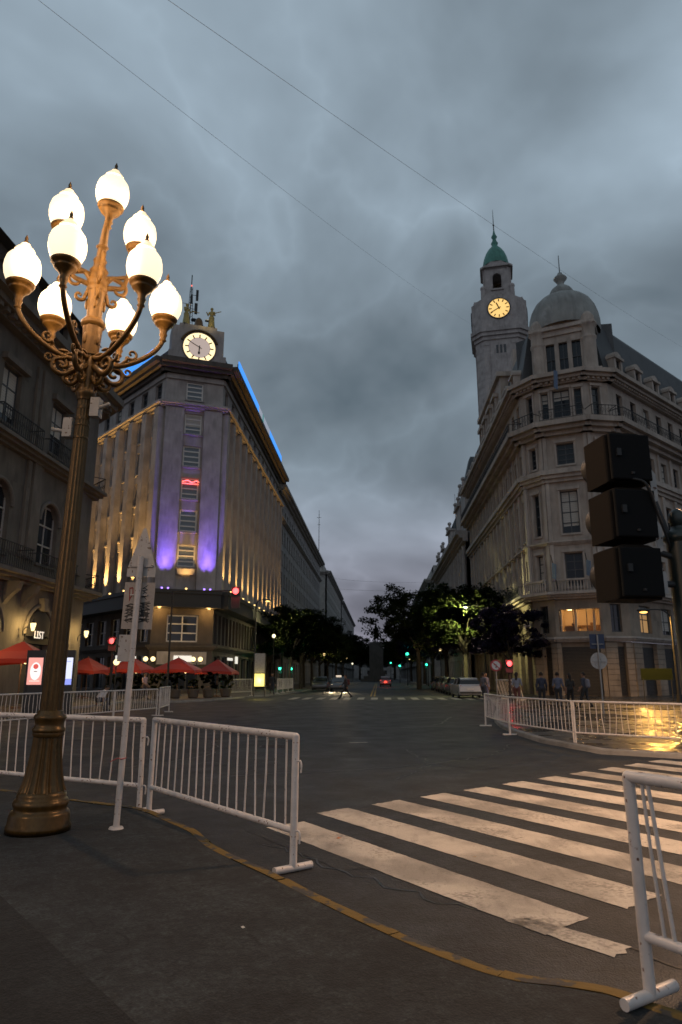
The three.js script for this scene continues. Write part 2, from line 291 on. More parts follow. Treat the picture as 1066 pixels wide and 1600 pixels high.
// tar-filled seams and cracks
const tar = mat([0.012, 0.012, 0.013], 0.45);
for (const [k, [pts, w]] of [[[[-2.6, -12.5], [-0.4, -13.4], [2.2, -15.6], [3.4, -18.5]], 0.05], [[[-8, -20], [-3, -22], [1.5, -24.5], [3, -30]], 0.06], [[[-1.2, -7.6], [0.3, -6.0], [1.3, -5.2], [2.1, -4.3]], 0.03], [[[-5, -13], [-3.8, -15.5], [-4.4, -19]], 0.04], [[[0.2, -12.2], [0.9, -14.0], [0.6, -17]], 0.03]].entries()) {
  const line = smoothLine(pts, 70), v = [], f = [];
  line.forEach(([x, z], i) => { const a = line[Math.max(0, i - 1)], b = line[Math.min(line.length - 1, i + 1)], l = Math.hypot(b[0] - a[0], b[1] - a[1]), nx = -(b[1] - a[1]) / l, nz = (b[0] - a[0]) / l, j = (vn(i * 0.5, k, 5) - 0.5) * 0.16, h = w * (0.35 + 0.65 * vn(i * 0.9, k, 8)) * 0.5; v.push(x + nx * (j + h), 0.0045, z + nz * (j + h), x + nx * (j - h), 0.0045, z + nz * (j - h)); if (i) f.push(i * 2 - 2, i * 2 - 1, i * 2, i * 2 - 1, i * 2 + 1, i * 2); });
  const g = new THREE.BufferGeometry(); g.setAttribute('position', new THREE.Float32BufferAttribute(v, 3)); g.setIndex(f); g.computeVertexNormals(); struct('road_seam', g, tar);
}
const crossing = new THREE.Group(); crossing.name = 'crosswalk'; crossing.userData.kind = 'structure'; scene.add(crossing);
for (let k = -1; k < 10; k++) {
  const c0 = k < 0 ? 0.32 : 0, L = [-0.42 + 0.69 * k + 0.6 * c0, -9.62 - 0.622 * k + 0.8 * c0], e = [0.60, 0.80], u = [-0.392, 0.354], n = 4.4 - c0 + 0.1 * Math.sin(k * 2.3);
  part('stripe', sheet([L, [L[0] + u[0], L[1] + u[1]], [L[0] + u[0] + e[0] * n, L[1] + u[1] + e[1] * n], [L[0] + e[0] * n, L[1] + e[1] * n]], 0.005, 0.014, k + 3), M.paint, crossing);
}
part('stripe', sheet([[0.87, -5.46], [1.06, -5.52], [1.6, -5.0], [1.43, -4.82]], 0.005, 0.03, 77), M.paint, crossing);
const far = new THREE.Group(); far.name = 'crosswalk_001'; far.userData.kind = 'structure'; scene.add(far);
for (let k = 0; k < 15; k++) { const x = -6.6 + k * 1.0; part('stripe', sheet([[x, -50.6], [x + 0.5, -50.6], [x + 0.5, -55.2], [x, -55.2]], 0.005, 0.02, k + 40), M.paint, far); }
const lines = new THREE.Group(); lines.name = 'lane_marking'; lines.userData.kind = 'structure'; scene.add(lines);
const yellowPaint = mat([0.55, 0.36, 0.06], 0.75, { map: T.paint });
for (const x of [-0.75, -0.45]) part('stripe', sheet([[x, -58], [x + 0.14, -58], [x + 0.14, -150], [x, -150]], 0.005, 0.01, 9), yellowPaint, lines);
part('stripe', sheet([[-8, -78], [8, -78], [8, -78.5], [-8, -78.5]], 0.005, 0.01, 12), M.paint, lines);
part('stripe', sheet([[-0.8, -18.6], [-0.35, -18.75], [-0.3, -18.55], [-0.75, -18.4]], 0.005, 0.01, 15), M.paint, lines);

// ironwork and litter on the ground
function cover(x, z, y, r, label) {
  const t = thing('manhole_cover', label, 'manhole cover', [x, y, z], 0.4, 'cast iron covers');
  part('rim', new THREE.TorusGeometry(r, 0.018, 6, 36).rotateX(Math.PI / 2).scale(1, 0.4, 1), M.iron, t); part('plate', cyl(r, r, 0.006, 0, 0, 0, 36), mat([0.06, 0.06, 0.062], 0.55, { metalness: 0.4 }), t);
  const g = []; for (let i = -4; i <= 4; i++) { const w = Math.sqrt(Math.max(0, r * r * 0.82 - (i * r * 0.2) ** 2)); g.push(bx(-w, w, 0.006, 0.011, i * r * 0.2 - 0.012, i * r * 0.2 + 0.012)); } part('tread', g, M.iron, t);
}
cover(-2.6, -17.5, 0.004, 0.34, 'round iron cover in the road beyond the crowd barrier');
function scrap(x, z, y, s, a, c, label) { const g = new THREE.PlaneGeometry(s, s * 0.6, 4, 3).rotateX(-Math.PI / 2), p = g.attributes.position; for (let i = 0; i < p.count; i++) p.setY(i, 0.004 + 0.018 * s * 10 * hash(i, Math.round(x * 100), 3)); g.computeVertexNormals(); const o = single('paper_scrap', g.rotateY(a), mat(c, 0.8, { side: THREE.DoubleSide }), label, 'litter', 'scraps of litter'); o.position.set(x, y, z); }
scrap(0.55, -4.62, 0.0, 0.05, 0.4, [0.7, 0.68, 0.64], 'white paper scrap lying in the gutter near the zebra crossing'); scrap(-0.45, -7.9, 0.0, 0.06, 1.2, [0.5, 0.18, 0.06], 'orange scrap on the road beside the barrier end'); scrap(-0.9, -4.9, 0.1, 0.035, 2.2, [0.5, 0.48, 0.45], 'grey paper scrap on the near pavement'); scrap(0.9, -7.2, 0.0, 0.04, 0.9, [0.3, 0.2, 0.1], 'dry leaf between two zebra stripes');
// ---------------------------------------------------------------- buildings
// A face is a frame on the ground: origin, turn a; local x runs along the wall, z points outwards.
const dirOf = (a) => [Math.cos(a * D), -Math.sin(a * D)];
function faceOf(bld, x, z, a, len) { return { bld, x: x - bld.position.x, z: z - bld.position.z, a: a * D, len }; }
const on = (F, list) => [list].flat(9).map((g) => g.clone().rotateY(F.a).translate(F.x, 0, F.z));
function fpart(F, name, list, m, parent = F.bld) { return part(name, on(F, list), m, parent); }
function wall(F, y0, y1, holes, m, o = {}) {                   // a wall with real openings, 0.45 m thick
  const s = new THREE.Shape([[o.s0 ?? 0, y0], [o.s1 ?? F.len, y0], [o.s1 ?? F.len, y1], [o.s0 ?? 0, y1]].map(([x, y]) => new THREE.Vector2(x, y)));
  for (const h of holes) {
    const p = new THREE.Path(), a = h.s - h.w / 2, b = h.s + h.w / 2;
    p.moveTo(a, h.y); p.lineTo(b, h.y);
    if (h.arch) { p.lineTo(b, h.y + h.h - h.w / 2); p.absarc(h.s, h.y + h.h - h.w / 2, h.w / 2, 0, Math.PI, false); p.lineTo(a, h.y); } else { p.lineTo(b, h.y + h.h); p.lineTo(a, h.y + h.h); p.lineTo(a, h.y); }
    s.holes.push(p);
  }
  const g = new THREE.ExtrudeGeometry(s, { depth: 0.45, bevelEnabled: false, curveSegments: 10 }).translate(0, 0, -0.45 + (o.out ?? 0));
  return fpart(F, o.name ?? 'wall', g, m);
}
const winCache = {};
function windowShape(w, h, nx, ny, fw, arch) {
  const k = [w, h, nx, ny, fw, arch].join();
  if (!winCache[k]) {
    const g = [], t = 0.07, hh = arch ? h - w / 2 : h;
    g.push(bx(-w / 2, -w / 2 + fw, 0, h, 0, t), bx(w / 2 - fw, w / 2, 0, h, 0, t), bx(-w / 2 + fw, w / 2 - fw, 0, fw, 0, t), bx(-w / 2 + fw, w / 2 - fw, h - fw, h, 0, t));
    for (let i = 1; i < nx; i++) g.push(bx(-w / 2 + (w * i) / nx - fw * 0.45, -w / 2 + (w * i) / nx + fw * 0.45, fw, h - fw, 0.004, t - 0.01));
    for (let i = 1; i < ny; i++) g.push(bx(-w / 2 + fw, w / 2 - fw, (h * i) / ny - fw * 0.45, (h * i) / ny + fw * 0.45, 0.008, t - 0.004));
    winCache[k] = { frame: ready(g), pane: ready(bx(-w / 2 + 0.01, w / 2 - 0.01, 0.01, h - 0.01, -0.02, 0.015)), blinds: [0.3, 0.55, 0.8].map((k) => ready([...Array(Math.max(2, Math.round((h * k) / 0.16)))].map((_, i) => bx(-w / 2 + fw, w / 2 - fw, h - fw - 0.16 * (i + 1) + 0.012, h - fw - 0.16 * i, 0.016, 0.03)))), sill: ready(bx(-w / 2 - 0.12, w / 2 + 0.12, -0.16, -0.003, -0.02, 0.42)) };
  }
  return winCache[k];
}
function windows(F, holes, o = {}) {
  for (const h of holes) {
    const q = windowShape(h.w, h.h, h.nx ?? o.nx ?? 2, h.ny ?? o.ny ?? 3, h.fw ?? o.fw ?? 0.08);
    const w = part('window', q.frame, h.frame ?? o.frame ?? M.frameDark, F.bld), back = (h.out ?? o.out ?? 0) - 0.32;
    const c = Math.cos(F.a), s = Math.sin(F.a);
    w.position.set(F.x + c * h.s + s * back, h.y, F.z - s * h.s + c * back); w.rotation.y = F.a;
    part('pane', q.pane, h.glass ?? o.glass ?? M.glass, w);
    { const b = hash(Math.round(h.s * 10), Math.round(h.y * 10), Math.round(F.bld.position.x)); if (b < 0.34) part('blind', q.blinds[Math.floor(b * 8.8)], M.blind, w); }
    if ((h.sill ?? o.sill) !== false) part('sill', q.sill, o.sillMat ?? M.prensaTrim, w);
  }
}
const grid = (s0, step, n, ys, w, h, extra = {}) => ys.flatMap((y) => Array.from({ length: n }, (_, i) => ({ s: s0 + step * i, y, w, h, ...extra })));
const band = (F, y0, y1, out, s0 = 0, s1 = F.len, back = -0.2) => bx(s0, s1, y0, y1, back, out);
function cornice(F, y, h, out, m, name = 'cornice', s0 = -out * 0.4, s1 = F.len + out * 0.4) {   // a stepped moulding
  return fpart(F, name, [bx(s0, s1, y, y + h * 0.3, -0.2, out * 0.35), bx(s0, s1, y + h * 0.3, y + h * 0.6, -0.2, out * 0.7), bx(s0, s1, y + h * 0.6, y + h, -0.2, out)], m);
}
function dentils(F, y, h, out, step, m, s0 = 0.2, s1 = F.len - 0.2) { const g = []; for (let s = s0; s < s1; s += step) g.push(bx(s, s + step * 0.5, y, y + h, -0.1, out)); return fpart(F, 'bracket', g, m); }
function railing(F, y, h, s0, s1, out, m, step = 0.16) {
  const g = [bx(s0, s1, y + h - 0.05, y + h, out - 0.03, out + 0.03), bx(s0, s1, y + 0.06, y + 0.1, out - 0.02, out + 0.02)];
  for (let s = s0; s <= s1; s += step) g.push(bx(s - 0.015, s + 0.015, y, y + h - 0.03, out - 0.015, out + 0.015));
  for (const s of [s0, s1]) g.push(bx(s - 0.02, s + 0.02, y + h - 0.05, y + h, 0, out), bx(s - 0.02, s + 0.02, y + 0.06, y + 0.1, 0, out));
  for (let s = s0 + step; s < s1; s += step * 2) g.push(new THREE.TorusGeometry(step * 0.6, 0.014, 5, 10).translate(s, y + h * 0.55, out));
  const b = fpart(F, 'railing', g, m); return b;
}
function box4(bld, poly, y0, y1, m, name) {                    // a solid core inside the facades
  const p = poly.map(([x, z]) => [x - bld.position.x, -(z - bld.position.z)]);
  return part(name, prism(p, y1 - y0).rotateX(-Math.PI / 2).translate(0, y0, 0), m, bld);
}

// ---- the clock building on the corner between the avenue and the side street
const clockB = thing('clock_building', 'tall stone corner building with a lit clock and purple and amber uplights', 'building', [-17.5, 0.12, -61]);
{
  const R = [-14.96, -62], L = [-20.01, -59.91], W = 5.466, RL = 38.4, LL = 27;
  const C = faceOf(clockB, L[0], L[1], 22.5, W), Rt = faceOf(clockB, R[0], R[1], 90, RL), Lf = faceOf(clockB, L[0] - LL * 0.7071, L[1] - LL * 0.7071, -45, LL);
  const ys = [11.2, 14.5, 17.6, 20.75, 24.0], S = M.clockStone;
  box4(clockB, [[-15.6, -62.2], [-20.0, -60.5], [-38.6, -79.2], [-38.6, -100], [-15.6, -100]], 0.1, 31.2, M.inside, 'core');
  const nR = 12, stR = 3.2, nL = 9, stL = 3.0;
  const holesR = grid(1.6, stR, nR, ys, 1.55, 2.25), topR = grid(1.6, stR, nR, [27.5], 1.35, 1.75);
  const holesL = grid(1.5, stL, nL, ys, 1.5, 2.25), topL = grid(1.5, stL, nL, [27.5], 1.35, 1.75);
  const holesC = [...ys, 27.45].map((y) => ({ s: W / 2, y, w: 1.62, h: y > 27 ? 1.85 : 2.05 }));
  wall(Rt, 8.9, 30, [...holesR, ...topR], S); wall(Lf, 8.9, 30, [...holesL, ...topL], S); wall(C, 8.9, 30, holesC, S);
  windows(Rt, [...holesR, ...topR], { nx: 2, ny: 3, sillMat: S }); windows(Lf, [...holesL, ...topL], { nx: 2, ny: 3, sillMat: S });
  windows(C, holesC, { nx: 1, ny: 4, fw: 0.13, frame: M.frameWhite, glass: M.glassPale, sillMat: S, out: 0.08 });
  // pilasters between the bays, one part each
  for (const [F, st, n, w] of [[Rt, stR, nR, 0.95], [Lf, stL, nL, 0.9]]) { const g = bx(-w / 2, w / 2, 8.9, 26.35, 0.003, 0.62); for (let k = 0; k <= n; k++) fpart(F, 'pilaster', g.clone().translate(Math.min(F.len - w / 2, Math.max(w / 2, k * st)), 0, 0), S); }
  for (const s of [0.92, W - 0.92]) fpart(C, 'pilaster', [bx(s - 0.86, s + 0.86, 8.9, 26.35, 0.003, 0.45)], S);
  fpart(C, 'balcony_panel', [bx(1.9, 3.55, 10.45, 11.0, 0.0, 0.3), bx(1.95, 3.5, 26.9, 27.2, 0, 0.12)], S);
  for (const F of [C, Rt, Lf]) {
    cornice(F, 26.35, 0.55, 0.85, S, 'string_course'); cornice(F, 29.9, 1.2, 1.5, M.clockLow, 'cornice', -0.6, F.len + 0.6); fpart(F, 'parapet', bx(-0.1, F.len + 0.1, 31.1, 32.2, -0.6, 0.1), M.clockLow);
    fpart(F, 'frieze', bx(0, F.len, 29.4, 29.9, 0.003, 0.2), S);
    // dark glazed band and canopy over the shops
    fpart(F, 'canopy', [bx(-0.4, F.len + 0.4, 7.55, 8.9, -0.4, 1.35), bx(-0.45, F.len + 0.45, 8.62, 8.96, -0.38, 1.5), bx(-0.42, F.len + 0.42, 7.4, 7.58, -0.38, 1.42)], M.clockDark);
    cornice(F, 3.75, 0.4, 0.5, M.clockLow, 'fascia');
  }
  // mezzanine and shop fronts
  const mezC = [{ s: W / 2, y: 4.45, w: 2.75, h: 2.4 }], mezR = grid(0.95, 1.6, 23, [4.35], 1.1, 2.7), mezL = grid(1.5, 3.0, 9, [4.45], 1.9, 2.4);
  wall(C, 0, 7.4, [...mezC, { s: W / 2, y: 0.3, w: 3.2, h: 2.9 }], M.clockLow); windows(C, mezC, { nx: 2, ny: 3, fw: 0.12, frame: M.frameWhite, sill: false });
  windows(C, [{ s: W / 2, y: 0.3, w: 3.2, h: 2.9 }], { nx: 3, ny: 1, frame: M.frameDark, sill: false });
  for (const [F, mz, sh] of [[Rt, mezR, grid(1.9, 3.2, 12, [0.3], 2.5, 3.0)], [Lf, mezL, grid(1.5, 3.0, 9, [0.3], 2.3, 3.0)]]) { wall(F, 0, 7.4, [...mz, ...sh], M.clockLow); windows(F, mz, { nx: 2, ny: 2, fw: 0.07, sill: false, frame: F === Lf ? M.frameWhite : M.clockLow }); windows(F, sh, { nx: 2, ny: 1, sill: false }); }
  // illuminated name boards
  const board = glow([1, 0.95, 0.85], 0.75);
  for (const [F, s0, s1, y0, y1] of [[C, 2.05, 3.6, 2.72, 3.25], [Rt, 4.0, 6.2, 2.95, 3.2], [Rt, 7.6, 8.7, 2.7, 3.4], [Lf, 21.5, 22.6, 2.75, 3.35], [Lf, 23.4, 25.6, 2.9, 3.2]]) { const b = fpart(F, 'sign_board', bx(s0, s1, y0, y1, 0.52, 0.6), board); }
  fpart(C, 'sign_surround', bx(0.6, 4.9, 2.5, 3.6, 0.1, 0.5), S);
  // neon in the red window of the fourth floor, seen through the glass
  const neon = fpart(C, 'neon_sign', [tube([[2.05, 19.25, -0.2], [2.5, 19.38, -0.18], [2.9, 19.22, -0.2], [3.3, 19.4, -0.18], [3.5, 19.3, -0.2]].map((p) => [p[0], p[1], 0.02]), 0.07, 20, 6), bx(2.0, 3.5, 19.02, 19.12, 0.0, 0.04)], glow([1, 0.10, 0.06], 2.2));
  // blue tube lighting along the edge of the cornice
  const blue = glow([0.05, 0.30, 0.95], 1.15, [0.05, 0.1, 0.2]), pale = glow([0.45, 0.5, 0.62], 0.5), teal = glow([0.03, 0.35, 0.33], 0.5);
  const strip = (F, s0, s1, m) => fpart(F, 'light_strip', bx(s0, s1, 31.35, 32.15, 1.32, 1.42), m);
  strip(Rt, 0.4, 12, blue); strip(Rt, 12.02, 14.4, pale); strip(Rt, 14.42, 15.3, teal); strip(Rt, 15.32, 20, pale); strip(Rt, 20.02, 31, blue); strip(Lf, 19.5, 26.6, blue); strip(Lf, 10, 19.48, pale);
  fpart(Rt, 'strip_bracket', [...Array(16)].map((_, i) => bx(0.5 + i * 2, 0.6 + i * 2, 31.0, 31.9, 1.2, 1.32)), M.iron); fpart(Lf, 'strip_bracket', [...Array(9)].map((_, i) => bx(10.2 + i * 2, 10.3 + i * 2, 31.0, 31.9, 1.2, 1.32)), M.iron);
  // the clock block
  fpart(C, 'clock_block', [bx(0.2, W - 0.2, 31.1, 35.0, -2.2, 0.35), bx(-0.05, W + 0.05, 31.1, 32.2, -2, 0.5), bx(0.9, W - 0.9, 35.0, 35.35, -2.0, 0.2)], M.clockStone);
  const cs = W / 2 + 0.12, cy = 32.75, zf = 0.62;
  fpart(C, 'clock_hood', new THREE.TorusGeometry(1.82, 0.12, 8, 30, Math.PI * 0.78).rotateZ(Math.PI * 0.11).translate(cs, cy, 0.6), M.bronze);
  fpart(C, 'clock_case', new THREE.CylinderGeometry(1.62, 1.62, 0.5, 40).rotateX(Math.PI / 2).translate(cs, cy, zf - 0.24), M.clockDark);
  const rim = fpart(C, 'clock_rim_light', new THREE.RingGeometry(1.08, 1.55, 48).translate(cs, cy, zf + 0.03), glow([1, 0.76, 0.38], 1.5));
  const dial = fpart(C, 'clock_dial', new THREE.CircleGeometry(1.08, 40).translate(cs, cy, zf + 0.035), glow([0.62, 0.46, 0.38], 0.62));
  for (let k = 0; k < 12; k++) part('hour_mark', on(C, bx(-0.06, 0.06, 1.02, 1.38, 0, 0.02).rotateZ((-k * Math.PI) / 6).translate(cs, cy, zf + 0.05)), M.iron, dial);
  part('hour_hand', on(C, [bx(-0.05, 0.05, -0.2, 0.72, 0, 0.02), bx(-0.1, 0.1, 0.45, 0.7, 0.002, 0.022)].map((g) => g.rotateZ(-182 * D).translate(cs, cy, zf + 0.07))), M.iron, dial);
  part('minute_hand', on(C, bx(-0.035, 0.035, -0.25, 1.0, 0, 0.02).rotateZ(62 * D).translate(cs, cy, zf + 0.095)), M.iron, dial);
  // bell and antenna mast between the two figures
  const bell = fpart(C, 'bell', lathe([[0.62, 35.6], [0.6, 35.7], [0.45, 35.95], [0.4, 36.3], [0.28, 36.6], [0.1, 36.75], [0, 36.8]], 20, cs, 0, -0.9), mat([0.12, 0.07, 0.03], 0.4, { metalness: 0.6 }));
  fpart(C, 'bell_stand', [bx(cs - 0.9, cs + 0.9, 35.3, 35.55, -1.5, -0.3)], M.clockLow);
  const mast = [rod(V(0, 35, 0), V(0, 42.5, 0), 0.05), rod(V(-0.3, 35, 0.2), V(-0.12, 41, 0.08), 0.03), rod(V(0.3, 35, 0.2), V(0.12, 41, 0.08), 0.03)];
  for (let k = 0; k < 9; k++) mast.push(rod(V(-0.3 + 0.02 * k, 35.4 + k * 0.62, 0.15), V(0.3 - 0.02 * k, 35.9 + k * 0.62, 0.15), 0.02, 0.02, 5));
  const am = fpart(C, 'antenna_mast', moved(mast, cs - 0.75, 0, -2.6), M.iron);
  part('antenna', on(C, moved([bx(0.5, 0.75, 39.6, 40.8, 0, 0.15), bx(0.4, 0.7, 38.0, 39.2, 0.1, 0.25), bx(-0.1, 0.15, 39.0, 39.9, 0.3, 0.4), rod(V(0, 40.2, 0), V(0.6, 40.2, 0), 0.03), rod(V(0, 38.6, 0), V(0.6, 38.6, 0), 0.03), rod(V(-1.4, 39.1, 0), V(0, 39.1, 0), 0.025), cyl(0.3, 0.3, 0.12, 0.4, 37.2, 0.2, 14).rotateX(0)], cs - 0.75, 0, -2.6)), M.iron, am);
  part('beacon_lamp', on(C, moved(sph(0.09, 0, 41.2, 0.1), cs - 0.75, 0, -2.6)), glow([1, 0.15, 0.1], 1.2), am);
  // the uplights on the canopy: amber on the pilasters, purple on the corner
  const amberFix = glow([1, 0.62, 0.2], 3, [0.1, 0.1, 0.1]), violetFix = glow([0.35, 0.2, 1], 3, [0.1, 0.1, 0.1]);
  const uplight = (F, s, out, color, I, m, aim = 0.25, ang = 24) => {
    fpart(F, 'uplight_lamp', [cyl(0.07, 0.09, 0.14, s, 8.97, out, 10)], m);
    const w = (o, y) => { const c = Math.cos(F.a), n = Math.sin(F.a); return V(clockB.position.x + F.x + c * s + n * o, 0.12 + y, clockB.position.z + F.z - n * s + c * o); };
    const l = new THREE.SpotLight(color, I, 0, ang * D, 1, 2); l.position.copy(w(out, 9.16)); l.target.position.copy(w(aim, 12.9)); l.castShadow = true; l.shadow.radius = 3; scene.add(l, l.target);
  };
  for (let k = 0; k <= nR; k++) uplight(Rt, Math.min(RL - 0.5, Math.max(0.5, k * stR)), 1.4, SODIUM, 125, amberFix, 0.62, 28);
  for (let k = 2; k <= nL; k++) uplight(Lf, Math.min(LL - 0.5, k * stL), 1.4, SODIUM, 380, amberFix, 0.62, 28);
  for (const s of [0.62, 1.15, W - 1.15, W - 0.62]) uplight(C, s, 1.36, col(0.24, 0.13, 1), 280, violetFix, 0.45, 17);
  uplight(C, W / 2, 1.3, SODIUM, 90, amberFix, 0.0, 30);
  for (const s of [0.55, W - 0.55]) { const f = fpart(C, 'canopy_lamp', cyl(0.1, 0.1, 0.06, s, 7.33, 0.75, 10), amberFix), c = Math.cos(C.a), n = Math.sin(C.a); bulb(clockB.position.x + C.x + c * s + n * 0.75, 7.3, clockB.position.z + C.z - n * s + c * 0.75, SODIUM, 7, 4); };
}

// ---- the domed building on the right corner
const domeB = thing('domed_building', 'pale stone corner building with a rounded bay, balconies and a grey dome', 'building', [16.5, 0.11, -58]);
const litRoom = {};
{
  const C0 = [15.96, -55.85], dC = dirOf(-22.5), dL = dirOf(-56.25), dR = dirOf(11.25);
  const A = [C0[0] - 1.8 * dC[0], C0[1] - 1.8 * dC[1]], B = [C0[0] + 1.8 * dC[0], C0[1] + 1.8 * dC[1]], A2 = [A[0] - 2.3 * dL[0], A[1] - 2.3 * dL[1]], B2 = [B[0] + 2.3 * dR[0], B[1] + 2.3 * dR[1]];
  const LL = 36, RL = 34;
  const Ce = faceOf(domeB, A[0], A[1], -22.5, 3.6), Le = faceOf(domeB, A2[0], A2[1], -56.25, 2.3), Re = faceOf(domeB, B[0], B[1], 11.25, 2.3), Lf = faceOf(domeB, A2[0], A2[1] - LL, -90, LL), Rt = faceOf(domeB, B2[0], B2[1], 45, RL);
  const S = M.prensa, Tm = M.prensaTrim;
  box4(domeB, [[A2[0] + 0.5, A2[1] - 0.2], [A[0] + 0.3, A[1] - 0.4], [B[0], B[1] - 0.5], [B2[0] - 0.3, B2[1] - 0.3], [B2[0] + 23.6, B2[1] - 24.2], [B2[0] + 10, A2[1] - LL], [A2[0] + 0.5, A2[1] - LL]], 7.8, 26.6, M.inside, 'core');
  const lvl = [[8.55, 2.75], [12.95, 3.6], [18.85, 1.85], [23.05, 2.5]];
  const faces = [[Ce, [1.8], 1.4], [Le, [1.15], 0.72], [Re, [1.15], 0.72]];
  for (const [F, ss_, w] of faces) {
    const holes = lvl.flatMap(([y, h]) => ss_.map((s) => ({ s, y, w, h })));
    if (F === Ce) holes.push({ s: 0.42, y: 23.05, w: 0.6, h: 2.4, nx: 1 }, { s: 3.18, y: 23.05, w: 0.6, h: 2.4, nx: 1 });
    wall(F, 7.6, 26.4, holes, S); windows(F, holes, { nx: F === Ce ? 2 : 1, ny: 4, fw: 0.09, frame: M.frameDark, sillMat: Tm, glass: M.glass });
    fpart(F, 'pilaster', [bx(0.0, 0.3, 8.2, 21.4, 0.003, 0.14), bx(F.len - 0.3, F.len, 8.2, 21.4, 0.003, 0.14)], Tm);
    for (const h of holes) fpart(F, 'lintel', [bx(h.s - h.w / 2 - 0.18, h.s + h.w / 2 + 0.18, h.y + h.h + 0.08, h.y + h.h + 0.32, 0.003, 0.16), bx(h.s - h.w / 2 - 0.16, h.s - h.w / 2 - 0.02, h.y, h.y + h.h + 0.08, 0.003, 0.09), bx(h.s + h.w / 2 + 0.02, h.s + h.w / 2 + 0.16, h.y, h.y + h.h + 0.08, 0.003, 0.09)], Tm);
  }
  const lhol = grid(2.0, 2.35, 15, [8.55], 1.1, 2.7).concat(grid(2.0, 2.35, 15, [12.95], 1.15, 3.6), grid(2.0, 2.35, 15, [18.85], 1.1, 1.9), grid(2.0, 2.35, 15, [23.05], 1.05, 2.4));
  wall(Lf, 7.6, 26.4, lhol, S); windows(Lf, lhol, { nx: 2, ny: 3, sillMat: Tm });
  const rhol = grid(2.0, 2.6, 12, [8.55], 1.15, 2.7).concat(grid(2.0, 2.6, 12, [12.95], 1.2, 3.6), grid(2.0, 2.6, 12, [18.85], 1.15, 1.9), grid(2.0, 2.6, 12, [23.05], 1.1, 2.4));
  wall(Rt, 7.6, 26.4, rhol, S); windows(Rt, rhol, { nx: 2, ny: 3, sillMat: Tm });
  for (const [F, st, n, s0] of [[Lf, 2.35, 15, 0.82], [Rt, 2.6, 12, 0.7]]) for (let k = 0; k <= n; k++) fpart(F, 'pilaster', [bx(s0 + st * k - 0.24, s0 + st * k + 0.24, 8.2, 17.3, 0.003, 0.2), bx(s0 + st * k - 0.2, s0 + st * k + 0.2, 18.5, 21.4, 0.003, 0.14)], Tm);
  const all = [Ce, Le, Re, Lf, Rt];
  for (const F of all) {
    cornice(F, 12.0, 0.35, 0.3, Tm, 'string_course'); cornice(F, 17.35, 1.0, 0.7, Tm, 'string_course'); cornice(F, 21.4, 1.1, 1.3, S, 'cornice'); dentils(F, 21.9, 0.3, 0.75, 0.5, Tm); cornice(F, 26.0, 0.9, 1.1, S, 'cornice'); dentils(F, 26.1, 0.35, 0.6, 0.45, Tm);
    cornice(F, 7.55, 0.55, 1.05, Tm, 'balcony_slab'); cornice(F, 4.15, 0.4, 0.45, Tm, 'fascia');
    railing(F, 22.5, 1.0, 0.05, F.len - 0.05, 1.15, M.iron, 0.3);
  }
  for (const F of [Ce, Le, Re]) { const g = [bx(0, F.len, 8.95, 9.1, 0.78, 1.0)]; for (let s = 0.12; s < F.len; s += 0.24) g.push(lathe([[0.07, 8.1], [0.04, 8.2], [0.085, 8.45], [0.045, 8.8], [0.07, 8.95]], 8, s, 0, 0.88)); fpart(F, 'balustrade', g, Tm); }
  railing(Lf, 8.1, 0.9, 20, LL - 1, 0.95, M.iron, 0.3);
  // street level: rusticated piers with dark shutters between them, and the lit room above
  const rust = (F, s0, s1, y0, y1) => { for (let y = y0, k = 0; y < y1 - 0.05; y += 0.41, k++) fpart(F, 'stone_block', bx(s0 + 0.01, s1 - 0.01, y, Math.min(y1, y + 0.385), -0.3, 0.09), M.prensaLow); };
  const pierFaces = [[Ce, [[0, 0.35], [3.25, 3.6]]], [Le, [[0.0, 0.9], [1.75, 2.3]]], [Re, [[0, 1.0], [1.7, 2.3]]], [Lf, Array.from({ length: 13 }, (_, i) => [LL - 1.2 - i * 2.9, LL - 0.1 - i * 2.9])], [Rt, Array.from({ length: 8 }, (_, i) => [0.1 + i * 4, 1.5 + i * 4])]];
  for (const [F, ps] of pierFaces) {
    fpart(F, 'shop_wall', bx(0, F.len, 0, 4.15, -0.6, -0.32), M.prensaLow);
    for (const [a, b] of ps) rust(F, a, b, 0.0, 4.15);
    for (let i = 0; i < ps.length; i++) {
      const lo = F === Lf ? ps[i + 1]?.[1] : ps[i][1], hi = F === Lf ? ps[i][0] : ps[i + 1]?.[0];
      if (lo === undefined || hi === undefined || hi - lo < 0.5) continue;
      const g = []; for (let y = 0.05; y < 3.7; y += 0.11) g.push(bx(lo, hi, y, y + 0.095, -0.3, -0.24)); fpart(F, 'roller_shutter', g, M.clockDark);
    }
    if (F !== Ce) { const m2 = F === Lf ? grid(1.7, 2.9, 12, [4.9], 1.5, 2.2) : F === Rt ? grid(2.75, 4, 8, [4.9], 2.0, 2.2) : [{ s: 1.15, y: 4.9, w: 0.9, h: 2.2 }]; wall(F, 4.5, 7.6, m2, M.prensaLow); if (F === Rt) m2[0].glass = glow([1, 0.55, 0.2], 0.32, [0.1, 0.08, 0.06]); windows(F, m2, { nx: 2, ny: 2, sill: false }); }
  }
  wall(Ce, 4.5, 7.6, [{ s: 1.85, y: 5.0, w: 3.1, h: 1.75 }], M.prensaLow);
  const inner = (list) => on(Ce, list);
  const room = part('room', inner([bx(0.1, 3.7, 4.6, 4.9, -3.6, -0.46), bx(0.1, 3.7, 7.0, 7.2, -3.6, -0.46), bx(0.1, 3.7, 4.9, 7.0, -3.7, -3.55), bx(0.05, 0.2, 4.9, 7.0, -3.6, -0.46), bx(3.6, 3.75, 4.9, 7.0, -3.6, -0.46)]), M.room, domeB);
